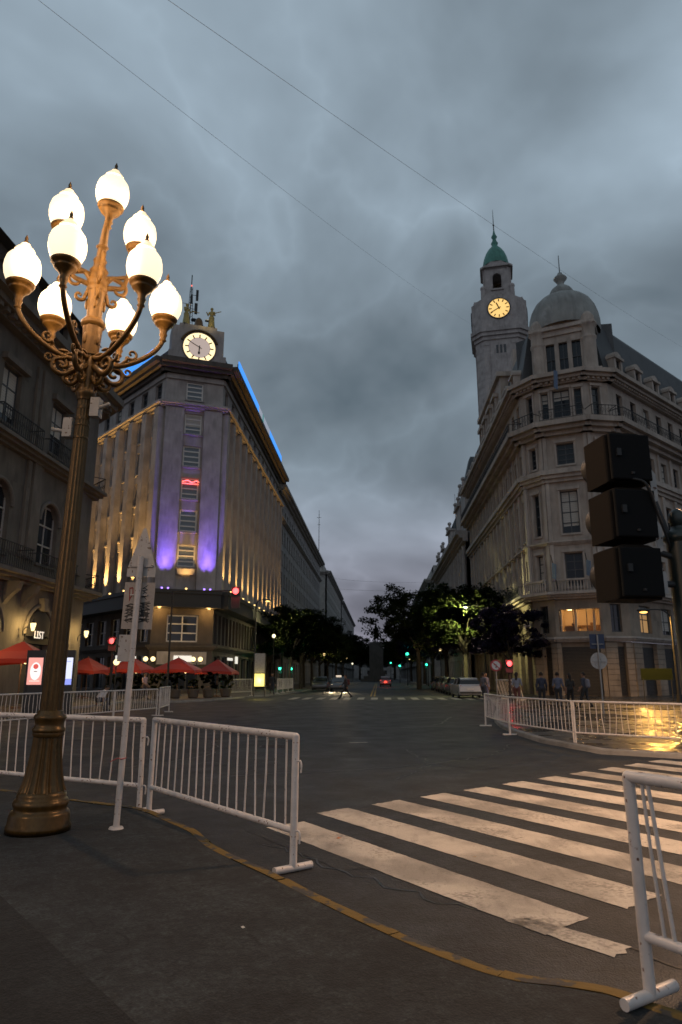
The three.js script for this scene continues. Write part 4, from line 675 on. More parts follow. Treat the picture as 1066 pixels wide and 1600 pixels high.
// clipped shrubs and planters round the terrace
const shrub = crownShape(0.62, 0.62, 26, 60, 0.07, 1.4);
function planter(x, z, s, label, m = M.leaf) {
  const t = thing('planter', label, 'planter', [x, 0.12, z], rnd() * 6, 'planters round the restaurant terrace');
  part('pot', lathe([[0, 0], [0.3, 0], [0.36, 0.1], [0.42, 0.5], [0.46, 0.52], [0.46, 0.6], [0.4, 0.6]], 16), mat([0.09, 0.075, 0.06], 0.8), t);
  const c = part('foliage', shrub, m, t); c.position.y = 0.6 + 0.55 * s; c.scale.setScalar(s);
}
[[-15.5, -48.6, 1.0, 'tall dark planter left of the light green one'], [-14.35, -49.0, 1.05, 'bushy planter under the right red parasol'], [-13.2, -49.6, 0.62, 'small bright green planter on the terrace edge'], [-12.3, -50.4, 1.1, 'large dark planter near the kerb corner'], [-11.4, -52.0, 0.9, 'planter beside the yellow kiosk'], [-17.0, -48.2, 0.95, 'planter behind the waiter'], [-18.3, -47.6, 0.9, 'planter left of the waiter']].forEach(([x, z, s, l], i) => planter(x, z, s, l, i === 2 ? mat([0.10, 0.16, 0.03], 0.7, { side: THREE.DoubleSide }) : M.leaf));
// ---------------------------------------------------------------- street lamps, signals, signs, monument, cables
function postLamp(x, z, H, arm, color, I, label, o = {}) {          // a pole with a curved arm and a cobra head
  const t = thing('street_light', label, 'street light', [x, 0.1, z], o.turn ?? 0, 'pole street lights');
  part('pole', [cyl(0.11, 0.06, H, 0, 0, 0, 12), cyl(0.17, 0.15, 0.5, 0, 0, 0, 12)], M.iron, t);
  part('arm', tube([[0, H - 0.1, 0], [arm * 0.25, H + 0.25, 0], [arm * 0.7, H + 0.32, 0], [arm, H + 0.26, 0]], 0.04, 16, 7), M.iron, t);
  part('head', sph(0.34, arm, H + 0.27, 0, 1.15, 0.34, 0.55), M.iron, t);
  part('lamp_lens', sph(0.2, arm, H + 0.17, 0, 1.15, 0.42, 0.8), glow(color, o.glow ?? 2.5), t);
  t.updateMatrixWorld(true); const w = V(arm, H + 0.06, 0).applyMatrix4(t.matrixWorld); const c = col(...color);
  if (o.open) { bulb(w.x, w.y, w.z, c, I, 6); return t; }
  const l = new THREE.SpotLight(c, I, 0, (o.cone ?? 74) * D, o.cone ? 0.15 : 0.5, 2); l.position.copy(w); l.target.position.set(w.x, 0, w.z); l.castShadow = true; l.shadow.radius = 6; scene.add(l, l.target); return t;
}
postLamp(17.4, -42, 5.1, -1.55, [1, 0.50, 0.11], 240, 'sodium street light glowing orange beside the dark post on the right', { glow: 3, cone: 87 });
postLamp(9.6, -63.5, 7.5, -1.6, [1, 0.93, 0.40], 210, 'street light shining into the green tree on the right', { glow: 3, open: true });
postLamp(-12.6, -70.5, 8.9, 1.2, [1, 0.66, 0.2], 26, 'amber street light before the lit pilasters of the clock building', { glow: 3 });
postLamp(-11.2, -80.6, 7.6, 1.3, [1, 0.88, 0.42], 70, 'street light shining on the pale forked tree', { glow: 3, open: true });
postLamp(7.2, -9.6, 6.6, -1.2, [1, 0.57, 0.30], 290, 'tall street light standing off to the right of the zebra crossing');
function globeLamp(x, z, H, label, o = {}) {
  const t = thing('globe_lamp', label, 'globe lamp', [x, 0.12, z], 0, 'globe lamps');
  part('pole', [cyl(0.05, 0.035, H - 0.25, 0, 0, 0, 8), cyl(0.1, 0.07, 0.3, 0, 0, 0, 8)], M.iron, t);
  const off = o.twin ? [-0.3, 0.3] : [0];
  if (o.twin) part('crossbar', rod(V(-0.3, H - 0.3, 0), V(0.3, H - 0.3, 0), 0.025), M.iron, t);
  for (const d of off) { part('lamp_globe', sph(0.19, d, H, 0), glow(o.c ?? [1, 0.74, 0.32], 2.2), t); part('cap', cyl(0.1, 0.06, 0.08, d, H - 0.27, 0, 8), M.iron, t); bulb(x + d, H + 0.12, z, col(...(o.c ?? [1, 0.66, 0.28])), o.I ?? 6, 8); }
}
globeLamp(-17.1, -44.8, 2.4, 'single globe lamp before the left red parasol');
globeLamp(-18.4, -55.2, 2.85, 'twin globe lamp behind the middle parasol', { twin: true, I: 5 });
globeLamp(-14.9, -56.6, 2.85, 'twin globe lamp right of the lit shop sign', { twin: true, I: 5 });
globeLamp(-11.0, -72.6, 5.6, 'tall globe lamp under the amber street light', { c: [1, 0.85, 0.5], I: 12 });
// small lights far down the avenue
[[-7.6, -98, 4.4], [-7.4, -112, 5.2], [-6.9, -128, 4.2], [-6.9, -150, 5.0], [-6.6, -176, 4.4], [7.4, -84, 4.6], [7.3, -104, 6.4], [7.2, -128, 5.0], [7.0, -160, 5.2]].forEach(([x, z, h], i) => globeLamp(x, z, h, `far globe lamp ${['nearest', 'second', 'third', 'fourth', 'farthest', 'nearest', 'second', 'third', 'farthest'][i]} along the ${i < 5 ? 'left' : 'right'} row of trees`, { c: i % 3 === 1 ? [1, 0.9, 0.6] : [1, 0.72, 0.3], I: 9 }));

function signal(x, z, y, lit, label, o = {}) {                 // a pole with a signal head facing the camera
  const t = thing('traffic_signal', label, 'traffic signal', [x, 0.1, z], o.turn ?? 0, 'lit traffic signals');
  const px = o.arm ? -o.arm : 0;
  part('pole', [cyl(0.08, 0.06, y + (o.arm ? 0.1 : -0.25), px, 0, -0.12, 10)], M.iron, t);
  if (o.arm) part('arm', rod(V(px, y + 0.05, -0.12), V(0, y + 0.05, -0.12), 0.045), M.iron, t);
  const n = o.n ?? 2, s = o.s ?? 0.3, body = part('signal_body', bx(-s * 0.62, s * 0.62, y - s * (lit.i ?? 0) * 1.15 - (n - 1 - (lit.i ?? 0)) * 0 - s * 0.62 - (o.down ?? 0.33), y + s * 0.62 + (o.up ?? 0), -0.12, 0.08), M.dark, t);
  const c = lit.c; part('lamp', new THREE.CylinderGeometry(s * 0.46, s * 0.46, 0.05, 18).rotateX(Math.PI / 2).translate(0, y, 0.1), glow(c, 1.5), body);
  part('visor', new THREE.CylinderGeometry(s * 0.52, s * 0.52, 0.2, 14, 1, true, Math.PI * 0.35, Math.PI * 1.3).rotateX(Math.PI / 2).rotateZ(Math.PI).translate(0, y, 0.18), mat([0.02, 0.02, 0.02], 0.6, { side: THREE.DoubleSide }), body);
  if (o.I) bulb(x, y + 0.1, z + 0.5, col(...c), o.I, 4);
}
const RED = { c: [1, 0.05, 0.05] }, GREEN = { c: [0.03, 0.9, 0.5] };
signal(-14.8, -38, 3.45, RED, 'red pedestrian signal beside the arrow sign post', { s: 0.34, I: 2.5 });
signal(-10.05, -48, 7.4, RED, 'red signal on a mast arm before the clock building', { arm: 4.6, s: 0.5, n: 3, down: 0.9, I: 4 });
signal(8.1, -44, 2.3, RED, 'red signal beside the people on the right', { s: 0.36, I: 3 });
[[4.6, -112, 4.9, 'upper green signal under the big spreading tree'], [4.2, -140, 3.4, 'green signal below the upper one'], [8.0, -118, 3.3, 'green signal above the parked cars'], [3.0, -175, 4.6, 'small green signal near the monument'], [-10.9, -77, 2.3, 'left of two green signals by the yellow kiosk'], [-9.9, -79, 2.3, 'right of two green signals by the yellow kiosk']].forEach(([x, z, y, l], i) => signal(x, z, y, GREEN, l, { s: i < 4 ? 0.44 : 0.3, I: 2 }));

// signs
{
  const t = thing('round_sign', 'round traffic sign seen from behind, under a dark blue plate', 'traffic sign', [9.6, 0.11, -31]);
  part('pole', cyl(0.035, 0.035, 3.3, 0, 0, 0, 10), M.galv, t);
  part('disc', [new THREE.CylinderGeometry(0.36, 0.36, 0.01, 28).rotateX(Math.PI / 2).translate(0, 2.2, -0.05)], M.signBack, t);
  part('bracket', [bx(-0.28, 0.28, 2.16, 2.19, -0.042, 0.0), bx(-0.25, 0.25, 2.9, 2.93, -0.06, 0)], M.galv, t);
  part('blue_plate', bx(-0.32, 0.32, 2.72, 3.35, -0.085, -0.075), mat([0.02, 0.035, 0.08], 0.5), t);
}
{
  const t = thing('round_sign', 'small red-rimmed no-turn sign beside the red signal', 'traffic sign', [6.95, 0.11, -42]);
  part('pole', cyl(0.035, 0.035, 2.4, 0, 0, 0, 8), M.galv, t);
  const d = part('disc', new THREE.CylinderGeometry(0.34, 0.34, 0.012, 24).rotateX(Math.PI / 2).translate(0, 2.15, 0.04), mat([0.42, 0.05, 0.05], 0.5), t);
  part('face', new THREE.CylinderGeometry(0.25, 0.25, 0.012, 24).rotateX(Math.PI / 2).translate(0, 2.15, 0.047), mat([0.6, 0.58, 0.56], 0.5), d);
  part('bar', [bx(-0.3, 0.3, 2.12, 2.18, 0.05, 0.058).translate(0, -2.15, 0).rotateZ(-0.78).translate(0, 2.15, 0)], mat([0.42, 0.05, 0.05], 0.5), d);
  part('arrow', [bx(-0.03, 0.03, 2.0, 2.2, 0.052, 0.056), bx(-0.12, 0.03, 2.17, 2.22, 0.052, 0.056)], M.dark, d);
}
{
  const t = thing('notice_board', 'low green notice board by the far wall behind the dark post', 'sign board', [17.2, 0.11, -44.5], -0.3);
  part('board', bx(-0.9, 0.9, 1.3, 2.0, -0.02, 0.02), new THREE.MeshPhysicalMaterial({ color: col(0.012, 0.018, 0.008), roughness: 0.95, specularIntensity: 0.2 }), t); for (const x of [-0.8, 0.8]) part('leg', cyl(0.03, 0.03, 1.4, x, 0, 0, 6), M.iron, t);
}
{ // yellow kiosk column with posters on the corner
  const t = thing('poster_column', 'pale poster column with a glowing yellow base at the terrace corner', 'kiosk', [-9.05, 0.12, -53]);
  part('panel', bx(-0.4, 0.4, 1.75, 3.2, -0.08, 0.08), M.signBack, t); part('frame', [bx(-0.45, -0.4, 0, 3.2, -0.1, 0.1), bx(0.4, 0.45, 0, 3.2, -0.1, 0.1)], M.iron, t);
  part('lit_display', bx(-0.38, 0.38, 0.75, 1.7, -0.06, 0.06), glow([1, 0.82, 0.12], 0.85), t);
  bulb(-9.05, 1.3, -52.6, col(1, 0.8, 0.2), 2, 4);
}
const screenTex = (draw) => { const c = document.createElement('canvas'); c.width = 128; c.height = 256; draw(c.getContext('2d')); const t = new THREE.CanvasTexture(c); t.colorSpace = THREE.SRGBColorSpace; return t; };
const ads = [screenTex((g) => { g.fillStyle = '#f0a296'; g.fillRect(0, 0, 128, 256); g.fillStyle = '#fbf4f0'; g.beginPath(); g.ellipse(66, 128, 46, 84, 0, 0, 7); g.fill(); g.fillStyle = '#d8574e'; g.beginPath(); g.ellipse(66, 84, 22, 24, 0, 0, 7); g.fill(); g.fillStyle = '#5b3a36'; g.fillRect(52, 128, 30, 7); g.fillStyle = '#f4dcd0'; g.fillRect(20, 216, 88, 10); }), screenTex((g) => { g.fillStyle = '#dfe4ff'; g.fillRect(0, 0, 128, 256); g.fillStyle = '#8f9bee'; g.fillRect(0, 200, 128, 56); g.fillStyle = '#39406f'; g.beginPath(); g.ellipse(64, 142, 9, 12, 0, 0, 7); g.fill(); g.fillRect(55, 152, 18, 42); g.fillRect(55, 190, 7, 30); g.fillRect(66, 190, 7, 30); g.fillStyle = '#b9c2ff'; g.fillRect(18, 30, 92, 12); })];
[[-14.05, -28, 'lit coral advertising screen left of the ornate lamp post'], [-12.8, -28, 'lit pale blue advertising screen right of the ornate lamp post']].forEach(([x, z, l], i) => {
  const t = thing('display_totem', l, 'display screen', [x, 0.0, z], 0.2, 'advertising screens');
  part('cabinet', [bx(-0.36, 0.36, 0, 2.7, -0.16, -0.02), bx(-0.36, -0.29, 0.9, 2.7, -0.02, 0.05), bx(0.29, 0.36, 0.9, 2.7, -0.02, 0.05), bx(-0.29, 0.29, 2.42, 2.7, -0.02, 0.05)], M.dark, t);
  const g = new THREE.PlaneGeometry(0.58, 1.08).translate(0, 1.86, 0.0); g.userData.ready = true;
  part('screen', g, new THREE.MeshStandardMaterial({ color: col(0.02, 0.02, 0.02), roughness: 0.3, emissive: col(1, 1, 1), emissiveIntensity: 1.15, emissiveMap: ads[i] }), t);
  const l2 = new THREE.RectAreaLight(i ? col(0.8, 0.85, 1) : col(1, 0.55, 0.45), 0.8, 0.58, 1.08); l2.position.set(x + 0.03, 1.86, z + 0.12); l2.lookAt(x + 1.2, 1.86, z + 6); scene.add(l2);
});

// red parasols of the terrace
function parasol(x, z, w, y, label) {
  const t = thing('parasol', label, 'parasol', [x, 0.12, z], rr(-0.2, 0.2), 'red parasols of the terrace'), h = w / 2, pos = [], idx = [];
  for (const [s, yy] of [[0.03, 0.85], [0.5, 0.42], [1, 0]]) for (let k = 0; k < 16; k++) { const a = (k / 16) * Math.PI * 2, c = Math.cos(a), n = Math.sin(a), m = 1 / Math.max(Math.abs(c), Math.abs(n)), cor = (m - 1) / 0.414; pos.push(c * m * h * s, y + yy - 0.1 * s * cor - 0.06 * Math.sin(Math.PI * s) * (1 - cor), n * m * h * s); }
  for (let k = 0; k < 16; k++) { const a = (k / 16) * Math.PI * 2, c = Math.cos(a), n = Math.sin(a), m = 1 / Math.max(Math.abs(c), Math.abs(n)), cor = (m - 1) / 0.414; pos.push(c * m * h * 1.01, y - 0.2 - 0.1 * cor, n * m * h * 1.01); }
  for (let r = 0; r < 3; r++) for (let k = 0; k < 16; k++) { const a = r * 16 + k, b = r * 16 + ((k + 1) % 16); idx.push(a, b, a + 16, b, b + 16, a + 16); }
  const g = new THREE.BufferGeometry(); g.setAttribute('position', new THREE.Float32BufferAttribute(pos, 3)); g.setIndex(idx); const f = g.toNonIndexed(); f.computeVertexNormals();
  part('canopy', f, M.red, t); part('pole', [cyl(0.03, 0.03, y + 0.85, 0, 0, 0, 8), cyl(0.28, 0.26, 0.08, 0, 0, 0, 14)], M.wood, t); part('finial', sph(0.05, 0, y + 0.9, 0), M.wood, t);
  for (let k = 0; k < 4; k++) { const a = Math.PI / 4 + (k * Math.PI) / 2; part('rib', rod(V(0, y + 0.75, 0), V(Math.cos(a) * h * 1.38, y - 0.08, Math.sin(a) * h * 1.38), 0.015, 0.015, 5), M.wood, t); }
}
parasol(-18.0, -50.2, 3.0, 2.0, 'red parasol behind the single globe lamp'); parasol(-14.9, -51.4, 3.3, 2.0, 'large red parasol with a lit right side in the middle of the terrace'); parasol(-12.4, -53.4, 2.8, 1.9, 'red parasol at the right end of the terrace'); parasol(-20.6, -48.6, 2.8, 1.95, 'dim red parasol deep in the side street'); parasol(-17.6, -33.6, 3.2, 2.35, 'orange-red parasol at the left edge by the restaurant arches'); parasol(-22.6, -52.4, 2.8, 1.9, 'farthest dim red parasol in the side street');
for (const [x, z, y, I] of [[-14.2, -50.9, 1.9, 3.0], [-17.5, -49.8, 1.9, 2.2], [-17.2, -33.2, 2.3, 2]]) { const t = thing('terrace_lamp', ['small lamp under the large middle parasol', 'small lamp under the parasol behind the globe lamp', 'small lamp under the parasol by the arches'][[3.0, 2.2, 2].indexOf(I)], 'lamp', [x, y, z], 0, 'lamps hung under the parasols'); part('lamp_globe', sph(0.07, 0, 0, 0), glow([1, 0.7, 0.3], 3), t); part('cap', cyl(0.05, 0.03, 0.05, 0, 0.06, 0, 8), M.iron, t); bulb(x, y, z, col(1, 0.6, 0.25), I, 3); }
for (const [i, [x, z]] of [[-15.6, -50.6], [-14.0, -52.4], [-17.2, -50.9], [-12.6, -52.4]].entries()) { const t = thing('cafe_table', ['terrace table under the large middle parasol', 'terrace table behind the large middle parasol', 'terrace table under the parasol behind the globe lamp', 'terrace table at the right end of the terrace'][i], 'table', [x, 0.12, z], 0, 'terrace tables'); part('top', cyl(0.4, 0.4, 0.03, 0, 0.72, 0, 16), M.wood, t); part('leg', [cyl(0.03, 0.03, 0.72, 0, 0, 0, 8), cyl(0.22, 0.2, 0.03, 0, 0, 0, 14)], M.iron, t); }

// overhead cables
const cable = (a, b, sag, r, label) => single('cable', tube([0, 0.2, 0.4, 0.6, 0.8, 1].map((t) => [mix(a[0], b[0], t), mix(a[1], b[1], t) - sag * 4 * t * (1 - t), mix(a[2], b[2], t)]), r, 60, 5)[0], M.wire, label, 'cable', 'overhead cables');
cable([-9.1, 19.73, -14.5], [14.5, 53.6, -95], 0.6, 0.006, 'lower thin cable crossing the sky from the top left corner');
cable([-5.3, 18.9, -14], [34.4, 37.4, -72], 0.4, 0.006, 'upper thin cable crossing the sky towards the dome');
cable([-14, 13.5, -88], [12, 13.0, -92], 0.7, 0.012, 'thin cable slung across the avenue over the trees');
cable([-14, 19, -118], [12.6, 18, -122], 0.8, 0.014, 'second thin cable slung across the avenue');
// ---------------------------------------------------------------- the branching street lamp in the foreground
function fluted(profile, n, depth, seg = 96) {               // a lathe whose wall is cut by n flutes
  const g = new THREE.LatheGeometry(profile.map(([r, y]) => new THREE.Vector2(r, y)), seg), p = g.attributes.position;
  for (let i = 0; i < p.count; i++) { const x = p.getX(i), z = p.getZ(i), a = Math.atan2(z, x), k = 1 - depth * Math.pow(Math.abs(Math.sin((a * n) / 2)), 0.7); p.setX(i, x * k); p.setZ(i, z * k); }
  g.computeVertexNormals(); return g;
}
const globeMat = glow([1, 0.80, 0.50], 1.3, [0.8, 0.75, 0.65]), capMat = glow([1, 0.72, 0.40], 1.0, [0.8, 0.75, 0.65]);
const globeShape = ready(lathe([[0.10, 0.0], [0.15, 0.015], [0.20, 0.07], [0.232, 0.15], [0.245, 0.23], [0.240, 0.32], [0.220, 0.40], [0.182, 0.455], [0.14, 0.475], [0.0, 0.48]], 32));
const globeTop = ready(lathe([[0.10, 0.478], [0.135, 0.50], [0.138, 0.535], [0.115, 0.565], [0.085, 0.58], [0.082, 0.60], [0.06, 0.64], [0.025, 0.665], [0, 0.668]], 24));
const tipShape = ready(lathe([[0.03, 0.655], [0.034, 0.68], [0.018, 0.70], [0.026, 0.73], [0.012, 0.77], [0, 0.80]], 12));
const socketShape = ready([lathe([[0.035, -0.36], [0.055, -0.34], [0.04, -0.31], [0.05, -0.27], [0.062, -0.25], [0.05, -0.22], [0.06, -0.17], [0.095, -0.12], [0.135, -0.085], [0.15, -0.06], [0.135, -0.045], [0.165, -0.03], [0.185, -0.005], [0.192, 0.02], [0.17, 0.035], [0.12, 0.03]], 28)]);
function candelabra(pos, tilt, label = 'ornate bronze street lamp with nine lit white globes beside the kerb') {
  const t = thing('street_lamp', label, 'street lamp', pos, 0, 'branching street lamps of the square');
  t.rotation.z = tilt; t.rotation.y = 0;
  const SL = 0.74, SS = 0.66;
  part('base', [lathe([[0, 0], [0.44, 0], [0.44, 0.06], [0.425, 0.075], [0.41, 0.17], [0.395, 0.20], [0.36, 0.21], [0.36, 0.24], [0.375, 0.26], [0.38, 0.29], [0.36, 0.32], [0.335, 0.33], [0.34, 0.36], [0.325, 0.39], [0.30, 0.40]], 48)], M.bronze, t).scale.set(SL, 1, SL);
  part('base_bell', [fluted([[0.33, 0.39], [0.315, 0.42], [0.29, 0.47], [0.262, 0.56], [0.235, 0.68], [0.215, 0.80], [0.205, 0.90], [0.20, 0.97]], 14, 0.17, 168), lathe([[0.205, 0.95], [0.222, 0.97], [0.215, 1.0]], 32)], M.bronze, t).scale.set(SL, 1, SL);
  part('collar', lathe([[0.2, 0.99], [0.225, 1.0], [0.235, 1.03], [0.21, 1.05], [0.20, 1.08], [0.215, 1.13], [0.232, 1.15], [0.215, 1.18], [0.185, 1.19], [0.18, 1.22], [0.15, 1.23]], 32), M.bronze, t).scale.set(SL, 1, SL);
  part('shaft', [fluted([[0.172, 1.2], [0.168, 1.6], [0.155, 2.6], [0.138, 3.8], [0.122, 4.9]], 16, 0.10), lathe([[0.125, 4.6], [0.128, 4.605], [0.128, 4.64], [0.125, 4.645]], 24), lathe([[0.125, 4.74], [0.128, 4.745], [0.128, 4.78], [0.125, 4.785]], 24)], M.bronze, t).scale.set(SS, 1, SS);
  part('capital', lathe([[0.14, 4.86], [0.15, 4.90], [0.175, 4.93], [0.175, 4.96], [0.15, 4.98], [0.13, 5.02], [0.14, 5.10], [0.165, 5.2], [0.17, 5.3], [0.15, 5.38], [0.13, 5.44], [0.11, 5.5]], 28), M.bronze, t).scale.set(SS, 1, SS);
  const col8 = (y0, y1, r0, r1) => new THREE.CylinderGeometry(r1, r0, y1 - y0, 8).translate(0, (y0 + y1) / 2, 0);
  part('column', [col8(5.45, 5.84, 0.105, 0.125), lathe([[0.12, 5.83], [0.145, 5.86], [0.15, 5.9], [0.125, 5.93], [0.115, 5.95]], 24), col8(5.94, 6.34, 0.095, 0.112), lathe([[0.11, 6.33], [0.13, 6.36], [0.115, 6.40], [0.12, 6.45], [0.135, 6.48], [0.105, 6.53], [0.10, 6.60], [0.115, 6.63], [0.08, 6.68], [0.072, 6.75], [0.085, 6.78], [0.06, 6.83]], 24)], M.bronze, t);
  for (let k = 0; k < 8; k++) { const a = (k / 8) * Math.PI * 2 + 0.39; part('medallion', turned(sph(0.05, 0, 0, 0.105, 0.62, 1.6, 0.4, 8, 6), a, 0, k % 2 ? 5.66 : 6.15, 0), M.bronze, t); }
  // six lower arms, each an S curve with a leafy scroll, and the collar of scrolls under them
  const armShape = ready([tube([[0.09, 5.40, 0], [0.22, 5.37, 0], [0.40, 5.42, 0], [0.60, 5.54, 0], [0.77, 5.70, 0], [0.855, 5.84, 0], [0.87, 5.92, 0]], 0.04, 30, 8, 0.03)]);
  const scrollShape = ready([tube([[0.10, 5.28, 0], [0.2, 5.2, 0], ...spiral(0.31, 5.27, 0.13, 0.025, -1.9, 5.2, 16)], 0.042, 40, 7, 0.024), tube([[0.1, 5.14, 0], [0.15, 5.06, 0], ...spiral(0.205, 5.12, 0.085, 0.02, -1.9, 4.6, 12)], 0.034, 30, 6, 0.018), tube([[0.36, 5.40, 0], [0.44, 5.50, 0.03], ...spiral(0.50, 5.60, 0.08, 0.018, -2.4, 4.0, 12)], 0.028, 26, 6, 0.015), tube([[0.24, 5.38, 0], [0.36, 5.32, -0.03], ...spiral(0.46, 5.34, 0.065, 0.015, -2.6, 3.6, 10)], 0.027, 24, 6, 0.014), sph(0.05, 0.18, 5.42, 0, 1.8, 0.6, 0.8, 8, 6), sph(0.035, 0.30, 5.46, 0.02, 1.9, 0.6, 0.6, 8, 6)]);
  const put = (x, y, z, low, lean = 0) => {
    const s = part('lamp_holder', socketShape, M.bronze, t); s.position.set(x, y - 0.09, z); s.rotation.z = lean; s.scale.setScalar(0.87);
    for (const [n, g, m] of [['globe', globeShape, globeMat], ['globe_top', globeTop, capMat], ['finial', tipShape, M.bronze]]) { const o = part(n, g, m, s); }
  };
  const lamps = [];
  for (let k = 0; k < 6; k++) {
    const a = -(k * 60 + 29.5) * D, c = Math.cos(a), s = Math.sin(a);
    const arm = part('arm', armShape, M.bronze, t); arm.rotation.y = a;
    const sc = part('scroll', scrollShape, M.bronze, t); sc.rotation.y = a + 0.02;
    put(0.87 * c, 6.27, -0.87 * s, true); lamps.push([0.87 * c, 6.39, -0.87 * s]);
  }
  // upper bracket: four scrolls, two of which carry globes
  const upScroll = ready([tube([[0.1, 6.42, 0], [0.18, 6.44, 0], ...spiral(0.24, 6.56, 0.11, 0.09, -1.7, -0.2, 6), [0.36, 6.70, 0]], 0.036, 26, 7, 0.026), tube([[0.1, 6.5, 0], [0.17, 6.58, 0], [0.25, 6.56, 0], ...spiral(0.26, 6.44, 0.11, 0.02, 1.4, -4.4, 14)], 0.036, 34, 7, 0.018), tube([[0.1, 6.34, 0], [0.14, 6.22, 0], ...spiral(0.20, 6.24, 0.07, 0.015, 3.6, 9, 10)], 0.03, 24, 6, 0.016), sph(0.03, 0.36, 6.68, 0, 1, 1.5, 1, 8, 6)]);
  for (let k = 0; k < 4; k++) { const o = part('scroll', upScroll, M.bronze, t); o.rotation.y = -(k * 90 - 30.5) * D; }
  for (const s of [1, -1]) { const a = 30.5 * D, x = s * 0.46 * Math.cos(a), z = -s * 0.46 * Math.sin(a); const up = part('arm', tube([[0.05 * s * Math.cos(a), 6.55, -0.05 * s * Math.sin(a)], [x * 0.6, 6.62, z * 0.6], [x * 0.95, 6.72, z * 0.95], [x, 6.84, z]], 0.03, 20, 8, 0.026), M.bronze, t); put(x, 7.19, z, false); lamps.push([x, 7.31, z]); }
  part('stem', [tube([[0, 6.8, 0], [0.015, 7.0, 0], [0.03, 7.25, 0], [0.045, 7.36, 0]], 0.06, 16, 10, 0.04), lathe([[0.06, 6.96], [0.078, 6.98], [0.06, 7.0]], 16, 0.01)], M.bronze, t);
  put(0.06, 7.66, 0, false, -0.03); lamps.push([0.06, 7.78, 0]);
  // two small surveillance boxes strapped to the shaft
  for (const [s, y] of [[-1, 4.50], [1, 4.76]]) {
    const b = part('camera_box', [bx(s * 0.155 - 0.055, s * 0.155 + 0.055, y - 0.12, y + 0.12, -0.05, 0.07)], M.grey, t);
    part('camera', [rod(V(s * 0.21, y - 0.02 + 0.02 * s, 0.03), V(s * 0.34, y + 0.03 * s, 0.07), 0.023, 0.023, 10)], M.grey, b);
  }
  part('strap', [lathe([[0.086, 4.36], [0.09, 4.365], [0.09, 4.385], [0.086, 4.39]], 24), lathe([[0.085, 4.52], [0.089, 4.525], [0.089, 4.545], [0.085, 4.55]], 24)], M.bronze, t);
  t.updateMatrixWorld(true);
  for (const p of lamps) { const w = V(...p).applyMatrix4(t.matrixWorld); bulb(w.x, w.y, w.z, WARM, 14, 8); }
  return t;
}
candelabra([-3.62, 0.1, -7.62], -0.9 * D);
candelabra([-10.5, 0.1, 4.5], 0, 'second branching street lamp of the square, nearer the camera on the left');

// ---------------------------------------------------------------- crowd barriers
function barrier(a, b, y, H, label, o = {}) {
  const dx = b[0] - a[0], dz = b[1] - a[1], L = Math.hypot(dx, dz), t = thing('crowd_barrier', label, 'barrier', [a[0], y, a[1]], Math.atan2(-dz, dx), o.group); t.rotation.order = 'YXZ'; t.rotation.x = (hash(Math.round(a[0] * 10), Math.round(a[1] * 10), 2) - 0.5) * 0.03;
  const r = o.r ?? 0.034, yb = o.low ?? 0.34, n = o.bars ?? 17, m = o.mat ?? M.white, seg = o.seg ?? 12;
  part('top_rail', [rod(V(r, H - r, 0), V(L - r, H - r, 0), r, r, seg), sph(r, r, H - r, 0, 1, 1, 1, seg, 8), sph(r, L - r, H - r, 0, 1, 1, 1, seg, 8)], m, t);
  part('bottom_rail', rod(V(r, yb, 0), V(L - r, yb, 0), r * 0.86, r * 0.86, seg), m, t);
  for (const x of [r, L - r]) {
    part('post', rod(V(x, r, 0), V(x, H - r, 0), r, r, seg), m, t);
    part('foot', [rod(V(x, r, -0.2), V(x, r, 0.2), r * 0.95, r * 0.95, seg)], m, t);
  }
  for (let k = 1; k <= n; k++) {
    if (o.skip?.includes(k)) continue;
    const x = (L * k) / (n + 1), bend = (hash(k, Math.round(a[0] * 10), 5) - 0.5) * 0.03, lean = o.lean ?? 0, top = V(x - lean + bend, H - 2 * r + 0.01, 0), mid = V(x - lean * 0.5 + bend * 2.2, (H + yb) / 2, bend), bot = V(x - bend, yb + r * 0.7, 0);
    part('bar', [rod(top, mid, 0.0095, 0.0095, 7), rod(mid, bot, 0.0095, 0.0095, 7)], m, t);
  }
  if (o.extra) part('bar', [rod(V(o.extra - 0.045, H - 2 * r + 0.01, 0), V(o.extra + 0.015, yb + r * 0.7, 0), 0.011, 0.011, 7)], m, t);
  if (o.hooks !== false) for (const hy of [H * 0.79, yb]) part('hook', tube([[L - 0.01, hy, 0], [L + 0.045, hy + 0.005, 0], [L + 0.06, hy - 0.02, 0], [L + 0.055, hy - 0.09, 0]], 0.009, 14, 6), m, t);
  return t;
}
const GB = 'crowd barriers';
barrier([-6.35, -10.55], [-3.0, -9.05], 0, 1.17, 'white crowd barrier passing behind the ornate street lamp', { bars: 19, group: GB });
barrier([-9.75, -12.1], [-6.42, -10.6], 0, 1.17, 'white crowd barrier at the left edge beyond the lamp base', { bars: 19, group: GB });
barrier([-2.9, -9.0], [-0.76, -6.58], 0, 1.18, 'long white crowd barrier ending beside the zebra crossing', { bars: 17, group: GB });
barrier([1.33, -4.02], [2.79, -1.86], 0.1, 1.1, 'close white crowd barrier with missing bars before the zebra crossing', { bars: 17, skip: [2, 5, 6, 7, 8, 9, 11], lean: 0.03, extra: 0.19, group: GB, hooks: false, r: 0.031, low: 0.30 });
// the row along the far pavement on the right
const RB = [[3.62, -24.6], [3.78, -21.0], [4.75, -17.75], [6.9, -15.9], [9.4, -14.6]];
['short turned barrier nearest the parked silver car', 'barrier standing before the four people on the pavement', 'barrier before the round sign and the golden pavement', 'barrier running behind the dark traffic light post'].forEach((s, i) => barrier(RB[i], RB[i + 1], 0, 1.1, 'white ' + s, { bars: 18, r: 0.026, seg: 8, group: GB }));
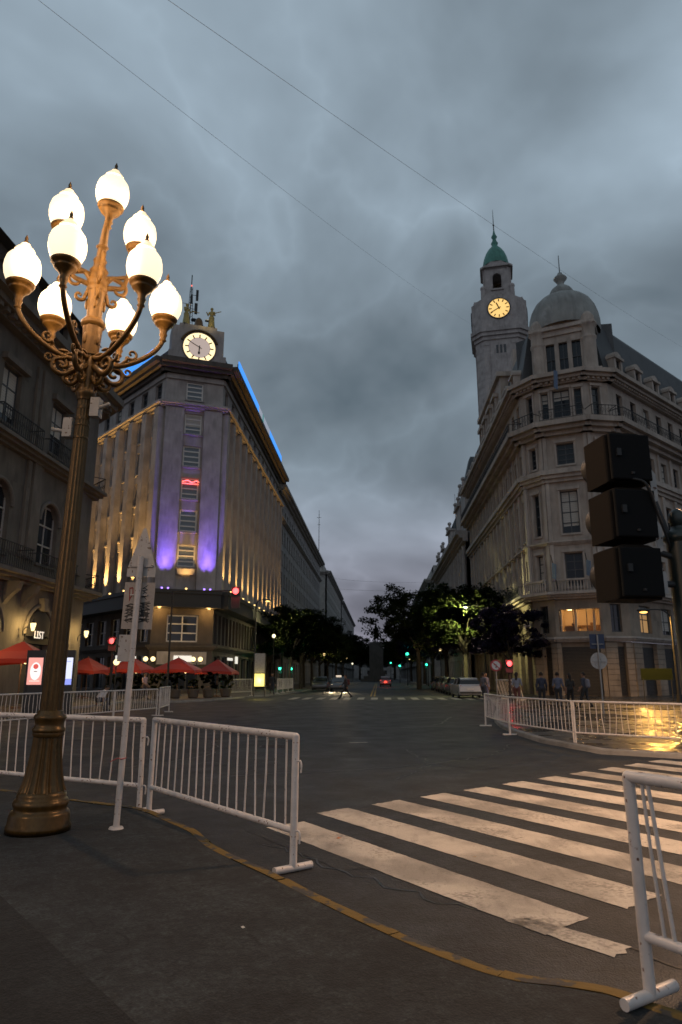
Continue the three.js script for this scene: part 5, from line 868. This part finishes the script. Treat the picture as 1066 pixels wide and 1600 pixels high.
// the row by the restaurant street on the left
const LB = [[-12.6, -17.6], [-11.75, -20.6], [-11.0, -23.7], [-10.2, -26.8], [-9.5, -29.9]];
['leftmost of the farther barrier row', 'farther barrier beneath the two lit screens', 'farther barrier before the person in white', 'farther barrier at the bend beside the arrow sign post'].forEach((s, i) => barrier(LB[i], LB[i + 1], 0, 1.14, 'white ' + s, { bars: 18, r: 0.026, seg: 8, group: GB }));
barrier([-9.42, -29.95], [-9.9, -33.0], 0, 1.2, 'white barrier seen almost end on behind the arrow sign post', { bars: 18, r: 0.026, seg: 8, group: GB });
for (const [i, a, b, s] of [[0, [-11.2, -52.2], [-9.9, -54.6], 'pale barrier beside the yellow kiosk'], [1, [-9.0, -62], [-8.9, -65], 'pale barrier near the walker in dark clothes'], [2, [-8.9, -65.1], [-8.8, -68.1], 'second pale barrier along the tree-lined kerb'], [3, [-8.8, -68.2], [-8.7, -71.2], 'farthest pale barrier along the tree-lined kerb']]) barrier(a, b, 0.12, 1.3, s, { bars: 24, r: 0.03, seg: 6, group: GB, hooks: false });
for (let k = 0; k < 3; k++) { const t = barrier([8.3 + 0.2 * k, -48.5 - 0.05 * k], [8.9 + 0.2 * k, -46.0], 0.12, 1.35, ['first', 'second', 'third'][k] + ' of three folded barriers leaning beside the silver car', { bars: 10, r: 0.03, seg: 6, group: GB, hooks: false }); t.rotation.order = 'YXZ'; t.rotation.x = 0.28; }

// ---------------------------------------------------------------- arrow-topped sign post seen from behind
const scribble = (() => {
  const c = document.createElement('canvas'); c.width = c.height = 256; const g = c.getContext('2d');
  g.fillStyle = '#b3aca4'; g.fillRect(0, 0, 256, 256);
  for (let i = 0; i < 700; i++) { g.fillStyle = `rgba(${60 + hash(i, 1, 1) * 60},${50 + hash(i, 2, 1) * 50},${45 + hash(i, 3, 1) * 45},0.14)`; g.fillRect(hash(i, 4, 1) * 256, hash(i, 5, 1) * 256, 1 + hash(i, 6, 1) * 7, 1 + hash(i, 7, 1) * 4); }
  const line = (pts, w, s) => { g.lineWidth = w; g.strokeStyle = s; g.beginPath(); pts.forEach(([x, y], i) => (i ? g.lineTo(x, y) : g.moveTo(x, y))); g.stroke(); };
  line([[70, 30], [44, 34], [50, 96], [74, 60], [70, 30]], 9, '#8c2c28');
  const tag = (x, y, w, h, s, n) => { const p = []; for (let i = 0; i < n; i++) p.push([x + w * (0.5 + 0.5 * Math.sin(i * 1.9 + s)), y + (h * i) / n + 6 * Math.cos(i * 2.7 + s)]); line(p, 4, '#20201f'); };
  tag(150, 20, 44, 74, 0.4, 15); tag(20, 120, 80, 100, 1.2, 40); tag(140, 110, 90, 110, 2.2, 44); tag(150, 150, 50, 60, 5.1, 22);
  g.fillStyle = '#1c1c1b'; g.beginPath(); g.arc(206, 176, 14, 0, 7); g.fill();
  const t = new THREE.CanvasTexture(c); t.colorSpace = THREE.SRGBColorSpace; return t;
})();
{
  const t = thing('sign_post', 'white leaning sign post with an arrow-shaped plate and scrawled panel, seen from behind', 'sign post', [-2.83, 0.1, -7.76], 0);
  t.rotation.z = -1.3 * D;
  const face = 0.06;
  part('pole', [cyl(0.034, 0.034, 2.95, 0, 0, 0, 14), cyl(0.08, 0.07, 0.02, 0, 0, 0, 16)], mat([0.62, 0.58, 0.55], 0.5, { map: T.rust }), t);
  const arrow = part('arrow_plate', prism([[-0.17, 2.72], [0.17, 2.72], [0.17, 2.82], [0.02, 3.29], [0, 3.31], [-0.02, 3.29], [-0.17, 2.82]], 0.006).translate(0, 0, -face), M.signBack, t);
  for (const x of [-0.125, 0.125]) part('bolt', new THREE.SphereGeometry(0.012, 8, 6).translate(x, 2.85, -face + 0.012), M.iron, arrow);
  part('bracket', [bx(-0.14, 0.14, 2.835, 2.85, -face + 0.007, -0.03)], M.galv, t);
  const pg = new THREE.BoxGeometry(0.36, 0.54, 0.006).translate(0, 2.385, -face);
  pg.userData.ready = true;
  part('scrawled_plate', pg, [M.signBack, M.signBack, M.signBack, M.signBack, mat([0.72, 0.68, 0.66], 0.55, { map: scribble }), M.signBack], t);
  part('bracket', [bx(-0.10, 0.10, 2.50, 2.515, -face + 0.004, -0.03), bx(-0.10, 0.10, 2.24, 2.255, -face + 0.004, -0.03)], M.galv, t);
  part('small_plate', new THREE.BoxGeometry(0.17, 0.30, 0.006).translate(-0.105, 1.90, -face), M.signBack, t);
  part('ribbon', [tube([[0.04, 0.72, 0], [0, 0.71, 0.045], [-0.045, 0.715, 0], [-0.12, 0.68, 0.03]], 0.006, 14, 5)], mat([0.35, 0.08, 0.08], 0.8), t);
}

// ---------------------------------------------------------------- traffic light on the right, seen from behind
{
  const t = thing('traffic_light', 'dark three-section traffic light on an ornate post, seen from behind', 'traffic light', [2.02, 0.1, -4.6], 0.22);
  part('post', [cyl(0.13, 0.11, 0.5, 0, 0, 0, 20), cyl(0.085, 0.085, 2.0, 0, 0.5, 0, 20), lathe([[0.085, 2.46], [0.105, 2.48], [0.105, 2.50], [0.085, 2.53], [0.05, 2.55], [0.045, 2.57]], 20)], M.darkGreen, t);
  part('finial', lathe([[0, 2.555], [0.045, 2.57], [0.055, 2.62], [0.05, 2.66], [0.02, 2.69], [0, 2.70]], 16), M.darkGreen, t);
  const head = (y, k) => {
    const x0 = -0.50, x1 = -0.225, o = part('signal_section', [prism([[x0, y], [x1, y], [x1, y + 0.30], [x1 - 0.05, y + 0.32], [x0 + 0.05, y + 0.32], [x0, y + 0.30]], 0.245, 0.018).translate(0, 0, -0.2)], M.signalCaseLit, t);
    part('back_cover', [prism([[x0 + 0.004, y + 0.004], [x1 - 0.004, y + 0.004], [x1 - 0.004, y + 0.30], [x0 + 0.004, y + 0.30]], 0.012, 0.01).translate(0, 0, 0.085)], M.signalBackShaded, o);  // housing back painted darker, case warmer: lamp light and shade put into the colours
    const vis = new THREE.CylinderGeometry(0.12, 0.12, 0.14, 20, 1, true, 0, Math.PI * 1.5).rotateX(Math.PI / 2).rotateZ(Math.PI * 0.25).translate((x0 + x1) / 2, y + 0.175, -0.26);
    part('visor', vis, mat([0.02, 0.022, 0.024], 0.5, { side: THREE.DoubleSide }), o);
    part('latch', [bx(x0 + 0.03, x0 + 0.06, y + 0.15, y + 0.2, 0.1, 0.125), cyl(0.012, 0.012, 0.014, (x0 + x1) / 2, 0, 0, 10).rotateX(0).translate(0, y + 0.03, 0.11)], M.iron, o);
    part('hinge', [bx(x1 - 0.005, x1 + 0.03, y + 0.08, y + 0.12, -0.03, 0.03), bx(x1 - 0.005, x1 + 0.03, y + 0.24, y + 0.28, -0.03, 0.03)], M.galv, o);
  };
  [2.09, 2.475, 2.86].forEach((y, k) => head(y, k));
  part('cable', tube([[-0.36, 2.86, 0.1], [-0.30, 2.83, 0.13], [-0.2, 2.6, 0.1], [-0.12, 2.45, 0.05], [-0.08, 2.40, 0]], 0.009, 24, 6), M.iron, t);
  part('bracket', [rod(V(-0.2, 2.9, 0), V(-0.06, 2.44, 0), 0.018), rod(V(-0.2, 2.18, 0), V(-0.06, 2.18, 0), 0.022), rod(V(-0.2, 2.40, 0), V(-0.06, 2.36, 0), 0.022)], M.dark, t);
  part('side_plate', [prism([[-0.185, 2.63], [-0.14, 2.56], [-0.14, 2.40], [-0.185, 2.38]], 0.004).translate(0, 0, 0.02), prism([[-0.185, 2.98], [-0.14, 2.92], [-0.14, 2.74], [-0.185, 2.72]], 0.004).translate(0, 0, 0.02), prism([[-0.185, 2.31], [-0.14, 2.25], [-0.14, 2.12], [-0.185, 2.10]], 0.004).translate(0, 0, 0.02)], M.signBack, t);
}
// ---------------------------------------------------------------- people, built as one continuous surface from tapered limbs
function bodyShape(bones, colors, cell = 0.024, k = 0.045, smooth = true) {
  const lo = V(9, 9, 9), hi = V(-9, -9, -9);
  for (const b of bones) for (const [p, r] of [[b.a, b.ra], [b.b, b.rb]]) { lo.min(V(p[0] - r, p[1] - r, p[2] - r)); hi.max(V(p[0] + r, p[1] + r, p[2] + r)); }
  const size = hi.clone().sub(lo), half = Math.max(size.x, size.y, size.z) / 2 + cell * 3, mid = lo.clone().add(hi).multiplyScalar(0.5);
  const res = Math.min(110, Math.ceil((half * 2) / cell)), mc = new MarchingCubes(res, new THREE.MeshBasicMaterial(), false, false, 60000), hs = res / 2;
  const dist = (x, y, z, b) => { const ax = b.a[0], ay = b.a[1], az = b.a[2], dx = b.b[0] - ax, dy = b.b[1] - ay, dz = b.b[2] - az, l = dx * dx + dy * dy + dz * dz || 1e-9, t = Math.min(1, Math.max(0, ((x - ax) * dx + (y - ay) * dy + (z - az) * dz) / l)); return Math.hypot(x - ax - dx * t, y - ay - dy * t, (z - az - dz * t) / (b.flat ?? 1)) - mix(b.ra, b.rb, t); };
  for (let kz = 0; kz < res; kz++) for (let j = 0; j < res; j++) for (let i = 0; i < res; i++) {
    const x = mid.x + ((i - hs) / hs) * half, y = mid.y + ((j - hs) / hs) * half, z = mid.z + ((kz - hs) / hs) * half; let d = 9;
    for (const b of bones) { const e = dist(x, y, z, b); if (e > d + k) continue; const h = Math.max(0, Math.min(1, 0.5 + (0.5 * (d - e)) / k)); d = mix(d, e, h) - k * h * (1 - h); }
    mc.field[i + j * res + kz * res * res] = -d;
  }
  mc.isolation = 0; mc.update();
  const n = mc.count, pos = new Float32Array(n * 3), nor = mc.normalArray.slice(0, n * 3), cl = new Float32Array(n * 3);
  for (let i = 0; i < n; i++) {
    const x = mid.x + mc.positionArray[i * 3] * half, y = mid.y + mc.positionArray[i * 3 + 1] * half, z = mid.z + mc.positionArray[i * 3 + 2] * half; pos.set([x, y, z], i * 3);
    let best = 9, c = 'skin'; for (const b of bones) { const e = dist(x, y, z, b); if (e < best) { best = e; c = b.c; } }
    cl.set(colors[c] ?? colors.skin, i * 3);
  }
  const g = new THREE.BufferGeometry(); g.setAttribute('position', new THREE.BufferAttribute(pos, 3)); g.setAttribute('normal', new THREE.BufferAttribute(nor, 3)); g.setAttribute('color', new THREE.BufferAttribute(cl, 3)); return g;
}
function human(o) {                                     // joints in metres for a 1.72 m figure facing +z
  const B = [], bone = (a, b, ra, rb, c, flat) => B.push({ a, b, ra, rb, c, flat });
  const f = o.fold ?? 0, hip = o.hip ?? 0.93, P = (y, x = 0, z = 0) => { const h = y - 0.93; return [x, hip + h * Math.cos(f) - z * Math.sin(f), h * Math.sin(f) + z * Math.cos(f)]; };
  bone(P(0.95, -0.07), P(0.95, 0.07), 0.115, 0.115, 'legs'); bone(P(1.0), P(1.22), 0.125, 0.13, 'top'); bone(P(1.22), P(1.36), 0.13, 0.12, 'top'); bone(P(1.37, -0.15), P(1.37, 0.15), 0.07, 0.07, 'top'); bone(P(1.42), P(1.52, 0, 0.02), 0.052, 0.05, 'skin');
  bone(P(1.56, 0, 0.03), P(1.63, 0, 0.03), 0.078, 0.09, 'skin'); bone(P(1.65, 0, 0.005), P(1.66, 0, -0.01), 0.094, 0.09, 'hair'); bone(P(1.585, 0, 0.10), P(1.60, 0, 0.115), 0.016, 0.012, 'skin'); for (const s of [-1, 1]) bone(P(1.60, s * 0.088, 0.01), P(1.615, s * 0.09, 0.0), 0.018, 0.016, 'skin');
  if (o.longHair) bone(P(1.6, 0, -0.05), P(1.38, 0, -0.09), 0.08, 0.05, 'hair');
  for (const s of [-1, 1]) {
    const sw = (o.stride ?? 0) * s, kneeZ = Math.sin(sw) * 0.43 + (sw < 0 ? 0.06 : 0.02), kneeY = hip - 0.03 - Math.cos(sw) * 0.43, sit = o.sit ?? 0;
    const h = [s * 0.095, hip - 0.03, 0], kn = sit ? [s * 0.14, hip + 0.02, 0.42] : [s * (0.10 + (o.wide ?? 0)), kneeY, kneeZ], an = sit ? [s * 0.14, 0.09, 0.40] : [s * (0.105 + (o.wide ?? 0)), sw < 0 ? 0.16 + 0 : 0.085, kneeZ + Math.sin(sw) * 0.40 - (sw < 0 ? 0.10 : 0)];
    bone(h, kn, 0.092, 0.06, 'legs'); bone(kn, an, 0.058, 0.04, o.shorts ? 'skin' : 'legs'); bone(an, [an[0] + s * 0.02, an[1] - 0.045, an[2] + 0.15], 0.045, 0.035, 'shoe');
    const as = -(o.stride ?? 0) * s * 0.8 + (o.arm ?? 0), sh = P(1.37, s * 0.18), el = P(1.37 - 0.27 * Math.cos(as), s * 0.235, 0.27 * Math.sin(as)), bend = (o.bend ?? 0.35) + (s > 0 ? o.bendR ?? 0 : o.bendL ?? 0), wr = P(1.37 - 0.27 * Math.cos(as) - 0.25 * Math.cos(as + bend), s * 0.235, 0.27 * Math.sin(as) + 0.25 * Math.sin(as + bend));
    bone(sh, el, 0.058, 0.043, 'top'); bone(el, wr, 0.042, 0.03, o.sleeve ? 'top' : 'skin');
    const d = V(...wr).sub(V(...el)).normalize(), palm = V(...wr).addScaledVector(d, 0.07); bone(wr, palm.toArray(), 0.03, 0.033, 'skin', 0.8);
    for (let q = 0; q < 4; q++) { const root = palm.clone().add(V(0, 0, (q - 1.5) * 0.021)), m = root.clone().addScaledVector(d, 0.045 - Math.abs(q - 1.4) * 0.006), tip = m.clone().addScaledVector(d, 0.028).add(V(-s * 0.018, 0, 0)); bone(root.toArray(), m.toArray(), 0.0095, 0.009, 'skin'); bone(m.toArray(), tip.toArray(), 0.009, 0.008, 'skin'); }
    const th = V(...wr).addScaledVector(d, 0.03).add(V(-s * 0.01, 0, 0.028)); bone(th.toArray(), th.clone().addScaledVector(d, 0.05).add(V(0, 0, 0.02)).toArray(), 0.012, 0.009, 'skin');
  }
  if (o.bag) bone(P(1.1, 0, -0.2), P(1.32, 0, -0.19), 0.11, 0.10, 'bag');
  return B;
}
const skinM = new THREE.MeshStandardMaterial({ vertexColors: true, roughness: 0.85 });
function person(x, y, z, turn, o, label) {
  const t = thing('person', label, 'person', [x, y, z], turn, 'people in the street'); const s = (o.h ?? 1.72) / 1.72; t.scale.setScalar(s);
  const g = bodyShape(human(o), { skin: [0.26, 0.15, 0.10], hair: [0.02, 0.015, 0.012], top: [0.05, 0.05, 0.06], legs: [0.03, 0.032, 0.04], shoe: [0.02, 0.02, 0.02], bag: [0.08, 0.02, 0.02], ...o.colors }); g.userData.ready = true;
  g.setAttribute('uv', new THREE.BufferAttribute(new Float32Array(g.attributes.position.count * 2), 2)); part('body', g, skinM, t); return t;
}
person(-2.45, 0.0, -52, -1.45, { stride: 0.52, arm: 0.05, colors: { top: [0.035, 0.03, 0.035], legs: [0.02, 0.02, 0.024] }, sleeve: true, bag: true }, 'walker in dark clothes striding over the far crossing');
person(-8.9, 0.12, -58.5, 0.3, { stride: 0.2, sleeve: true, colors: { top: [0.02, 0.022, 0.025] } }, 'person in black walking on the left pavement beside the barriers');
person(-15.4, 0.12, -45.6, 1.2, { stride: 0.25, bend: 0.9, colors: { top: [0.50, 0.33, 0.32], legs: [0.10, 0.07, 0.07] } }, 'waiter in a pink shirt on the terrace edge');
person(-13.4, 0.0, -33.2, 2.6, { hip: 0.55, sit: 1, fold: 0.65, bend: 0.6, colors: { top: [0.62, 0.56, 0.55], legs: [0.05, 0.05, 0.07] } }, 'person in a white shirt crouching behind the barriers');
person(7.05, 0.11, -36.5, 2.8, { stride: 0.22, shorts: true, colors: { top: [0.22, 0.23, 0.28], legs: [0.16, 0.06, 0.05] }, longHair: true }, 'person in a pale top and red skirt beside the red signal');
person(8.05, 0.11, -35.4, 3.0, { stride: 0.1, colors: { top: [0.03, 0.035, 0.06], legs: [0.025, 0.025, 0.03] }, sleeve: true }, 'person in dark blue, first of the waiting group');
person(8.72, 0.11, -34.9, 2.7, { stride: 0.12, bend: 0.8, colors: { top: [0.10, 0.11, 0.16], legs: [0.03, 0.03, 0.035] } }, 'person in a grey-blue shirt, second of the waiting group');
person(9.38, 0.11, -35.2, -2.9, { stride: 0.16, h: 1.66, longHair: true, colors: { top: [0.03, 0.03, 0.03], legs: [0.02, 0.02, 0.02] } }, 'person in black with long hair, third of the waiting group');
person(9.9, 0.11, -34.6, -2.4, { stride: 0.3, bend: 1.0, bag: true, colors: { top: [0.04, 0.043, 0.06], legs: [0.03, 0.03, 0.03], bag: [0.18, 0.17, 0.2] } }, 'person with a pale bag at the right end of the waiting group');
person(6.1, 0.11, -41.5, 2.2, { stride: 0.15, colors: { top: [0.12, 0.11, 0.12], legs: [0.05, 0.05, 0.06] } }, 'person in grey near the leaning barriers');
person(5.2, 0.11, -46.0, 0.4, { stride: 0.1, sleeve: true, colors: { top: [0.20, 0.20, 0.30], legs: [0.16, 0.16, 0.25] } }, 'person in pale blue near the round red sign').position.set(6.9, 0.11, -46);

// the two bell ringers over the clock
{
  const gold = mat([0.30, 0.24, 0.08], 0.5, { metalness: 0.3 });
  for (const [s, tn, l] of [[1.55, 0.5, 'gilded figure left of the bell over the clock'], [4.05, -0.4, 'gilded figure with a hammer right of the bell over the clock']]) {
    const a = 22.5 * D, x = -20.01 + Math.cos(a) * s + Math.sin(a) * -0.45, z = -59.91 - Math.sin(a) * s + Math.cos(a) * -0.45, t = thing('bell_ringer_statue', l, 'statue', [x, 35.46, z], a + tn, 'bell ringer figures'); t.scale.setScalar(1.45);
    const bones = human({ stride: 0.06, bend: 1.2, arm: 0.35, sleeve: true }); bones.push({ a: [0, 0.95, 0], b: [0, 0.15, 0], ra: 0.17, rb: 0.26, c: 'top' }, { a: [0.2, 1.1, 0.35], b: [0.75, 1.2, 0.4], ra: 0.03, rb: 0.03, c: 'top' });
    part('body', bodyShape(bones, { skin: [1, 1, 1] }), gold, t); part('plinth', bx(-0.35, 0.35, -0.06, 0.08, -0.35, 0.35), M.clockLow, t);
  }
}
// small floodlights that pick out the figures
{ const t = thing('floodlight', 'small floodlight on the roof aimed at the bell ringers', 'floodlight', [-16.4, 35.48, -60.1], 0.38); part('housing', bx(-0.2, 0.2, 0, 0.14, -0.1, 0.1), M.iron, t); part('lamp', bx(-0.16, 0.16, 0.142, 0.16, -0.08, 0.08), glow([1, 0.75, 0.3], 2), t); bulb(-16.4, 35.75, -60.1, col(1, 0.72, 0.25), 2.2, 3); }

// the monument in the middle of the avenue
{
  const t = thing('monument', 'dark equestrian monument on a tall pedestal in the middle of the avenue', 'monument', [-0.6, 0.1, -190]);
  part('pedestal', [bx(-4.2, 4.2, 0, 0.6, -4, 4), bx(-3.4, 3.4, 0.6, 1.4, -3.2, 3.2), prism([[-2.3, 1.4], [2.3, 1.4], [1.8, 2.4], [1.8, 9.2], [2.1, 9.5], [1.9, 9.9], [1.2, 10.3], [-1.2, 10.3], [-1.9, 9.9], [-2.1, 9.5], [-1.8, 9.2], [-1.8, 2.4]], 3.2, 0.1).translate(0, 0, -1.6)], stone(0.11, 0.105, 0.10), t);
  const b = (a, c, ra, rb) => ({ a, b: c, ra, rb, c: 'skin' }), H = [b([0, 2.1, 1.1], [0, 2.0, -0.9], 0.55, 0.52), b([0, 2.3, 1.2], [0, 3.5, 2.0], 0.42, 0.26), b([0, 3.6, 2.0], [0, 3.0, 2.6], 0.26, 0.15), b([0, 2.2, -1.2], [0, 1.2, -1.7], 0.16, 0.08), b([0, 2.6, 0.1], [0, 3.9, 0.1], 0.36, 0.34), b([0, 3.9, 0.1], [0, 4.6, 0.12], 0.2, 0.23), b([0.3, 3.8, 0.1], [0.5, 3.1, 0.6], 0.14, 0.1), b([-0.3, 3.8, 0.1], [-0.5, 3.1, 0.6], 0.14, 0.1)];
  for (const s of [-1, 1]) H.push(b([s * 0.32, 1.9, 1.1], [s * 0.34, 1.0, 1.2 + s * 0.15], 0.24, 0.13), b([s * 0.34, 1.0, 1.2 + s * 0.15], [s * 0.34, 0.08, 1.1 + s * 0.2], 0.12, 0.1), b([s * 0.32, 1.9, -0.9], [s * 0.34, 1.2, -0.7 - s * 0.1], 0.28, 0.15), b([s * 0.34, 1.2, -0.7 - s * 0.1], [s * 0.34, 0.75, -1.05], 0.13, 0.1), b([s * 0.34, 0.75, -1.05], [s * 0.34, 0.08, -0.98], 0.1, 0.1), b([s * 0.35, 2.6, 0.1], [s * 0.62, 1.7, 0.5], 0.2, 0.12), b([s * 0.62, 1.7, 0.5], [s * 0.6, 1.1, 0.3], 0.12, 0.09));
  part('equestrian_statue', moved(bodyShape(H, { skin: [1, 1, 1] }, 0.07, 0.12), 0, 10.35, 0), mat([0.03, 0.035, 0.032], 0.5, { metalness: 0.4 }), t);
}

// ---------------------------------------------------------------- cars
function car(x, z, turn, paint, label, o = {}) {                  // length along z, nose at +z
  const t = thing('car', label, 'car', [x, 0.0, z], turn, 'cars in the avenue');
  const taper = (g) => { const p = g.attributes.position; for (let i = 0; i < p.count; i++) { const y = p.getY(i), k = y > 0.9 ? 1 - 0.30 * ((y - 0.9) / 0.6) * 0.75 : y < 0.45 ? 1 - 0.08 * ((0.45 - y) / 0.3) : 1; p.setX(i, p.getX(i) * k); } g.computeVertexNormals(); return g; };
  const side = (pts, w, bev) => taper(prism(pts, w - 2 * bev, bev).translate(0, 0, -w / 2 + bev).rotateY(-Math.PI / 2));   // profile x -> +z
  const lower = [[-2.0, 0.32], [-2.05, 0.5], [-2.02, 0.85], [-1.85, 0.98], [0.95, 0.98], [1.75, 0.84], [2.02, 0.66], [2.05, 0.4], [1.95, 0.28], [1.6, 0.26], [1.5, 0.5], [1.25, 0.62], [1.0, 0.5], [0.9, 0.26], [-0.95, 0.26], [-1.05, 0.5], [-1.3, 0.62], [-1.55, 0.5], [-1.65, 0.26]];
  const roof = [[-1.86, 0.97], [-1.58, 1.38], [-1.35, 1.46], [-0.2, 1.5], [0.25, 1.42], [1.0, 0.97]];
  const body = part('body', [side(lower, 1.74, 0.05), side([[-1.62, 1.36], [-1.38, 1.47], [-0.2, 1.515], [0.28, 1.42], [-0.2, 1.44], [-1.3, 1.4]], 1.66, 0.03)], paint, t);
  part('window_glass', side(roof, 1.68, 0.02), M.glass, t);
  part('pillar', [-0.55, 0.35].flatMap((zz) => [-1, 1].map((s) => rod(V(s * 0.84, 0.95, zz - 0.3 * (zz > 0 ? -1 : 0)), V(s * 0.71, 1.45, zz - 0.18), 0.035, 0.035, 6))), paint, t);
  for (const [wx, wz] of [[-0.78, -1.3], [0.78, -1.3], [-0.78, 1.25], [0.78, 1.25]]) { const w = part('wheel', new THREE.TorusGeometry(0.24, 0.085, 8, 20).rotateY(Math.PI / 2).translate(wx, 0.325, wz), M.dark, t); part('rim', new THREE.CylinderGeometry(0.2, 0.2, 0.12, 14).rotateZ(Math.PI / 2).translate(wx, 0.325, wz), M.galv, w); }
  const tail = o.tail ? glow([1, 0.06, 0.04], o.tail) : mat([0.25, 0.02, 0.02], 0.3), head = o.head ? glow([1, 0.72, 0.38], o.head) : mat([0.5, 0.5, 0.48], 0.2);
  for (const s of [-1, 1]) { part('taillight', sph(0.1, s * 0.72, 0.82, -1.99, 0.9, 1.4, 0.5), tail, t); part('headlight', sph(0.1, s * 0.66, 0.66, 1.98, 1.5, 0.8, 0.7), head, t); part('mirror', sph(0.09, s * 0.93, 1.0, 0.55, 1, 0.7, 0.6), paint, t); }
  part('number_plate', bx(-0.24, 0.24, 0.62, 0.73, -2.12, -2.10), mat([0.5, 0.5, 0.5], 0.5), t); part('bumper', [bx(-0.8, 0.8, 0.36, 0.5, -2.12, -2.0), bx(-0.8, 0.8, 0.34, 0.48, 2.0, 2.12)], M.dark, t);
  if (o.sign) part('roof_sign', bx(-0.3, 0.3, 1.53, 1.68, -0.45, -0.25), glow([1, 0.8, 0.6], 0.8), t);
  t.updateMatrixWorld(true);
  if (o.head) for (const s of [-1, 1]) { const p = V(s * 0.66, 0.66, 2.15).applyMatrix4(t.matrixWorld), q = V(s * 0.66, 0.1, 9).applyMatrix4(t.matrixWorld), l = new THREE.SpotLight(col(1, 0.78, 0.45), 60, 0, 22 * D, 0.8, 2); l.position.copy(p); l.target.position.copy(q); l.castShadow = true; scene.add(l, l.target); }
  if (o.tail) { const p = V(0, 0.8, -2.4).applyMatrix4(t.matrixWorld); bulb(p.x, p.y, p.z, col(1, 0.06, 0.03), 2, 6); }
}
const paintOf = (r, g, b, mtl = 0.3) => new THREE.MeshPhysicalMaterial({ color: col(r, g, b), roughness: 0.35, metalness: mtl, clearcoat: 1, clearcoatRoughness: 0.08 });
car(6.75, -55.5, Math.PI + 0.06, paintOf(0.36, 0.37, 0.39), 'silver hatchback parked nearest on the right');
car(6.85, -62.5, Math.PI, paintOf(0.03, 0.03, 0.035), 'black car parked behind the silver hatchback');
car(6.9, -68.5, Math.PI, paintOf(0.05, 0.055, 0.07), 'dark blue car parked third on the right');
car(6.95, -75, Math.PI, paintOf(0.08, 0.08, 0.085), 'dark grey car parked fourth on the right');
car(6.95, -81.5, Math.PI, paintOf(0.02, 0.02, 0.022), 'farthest dark car parked on the right');
car(-4.4, -77, 0.03, paintOf(0.02, 0.02, 0.02), 'taxi with glowing headlights coming down the left lane', { head: 3, sign: true });
car(-6.6, -80, 0.0, paintOf(0.04, 0.04, 0.04), 'dark car beside the taxi with dim headlights', {});
car(1.0, -108, Math.PI, paintOf(0.10, 0.02, 0.02), 'car with red tail lights driving away in the right lane', { tail: 2.5 });
renderer.render(scene, camera);
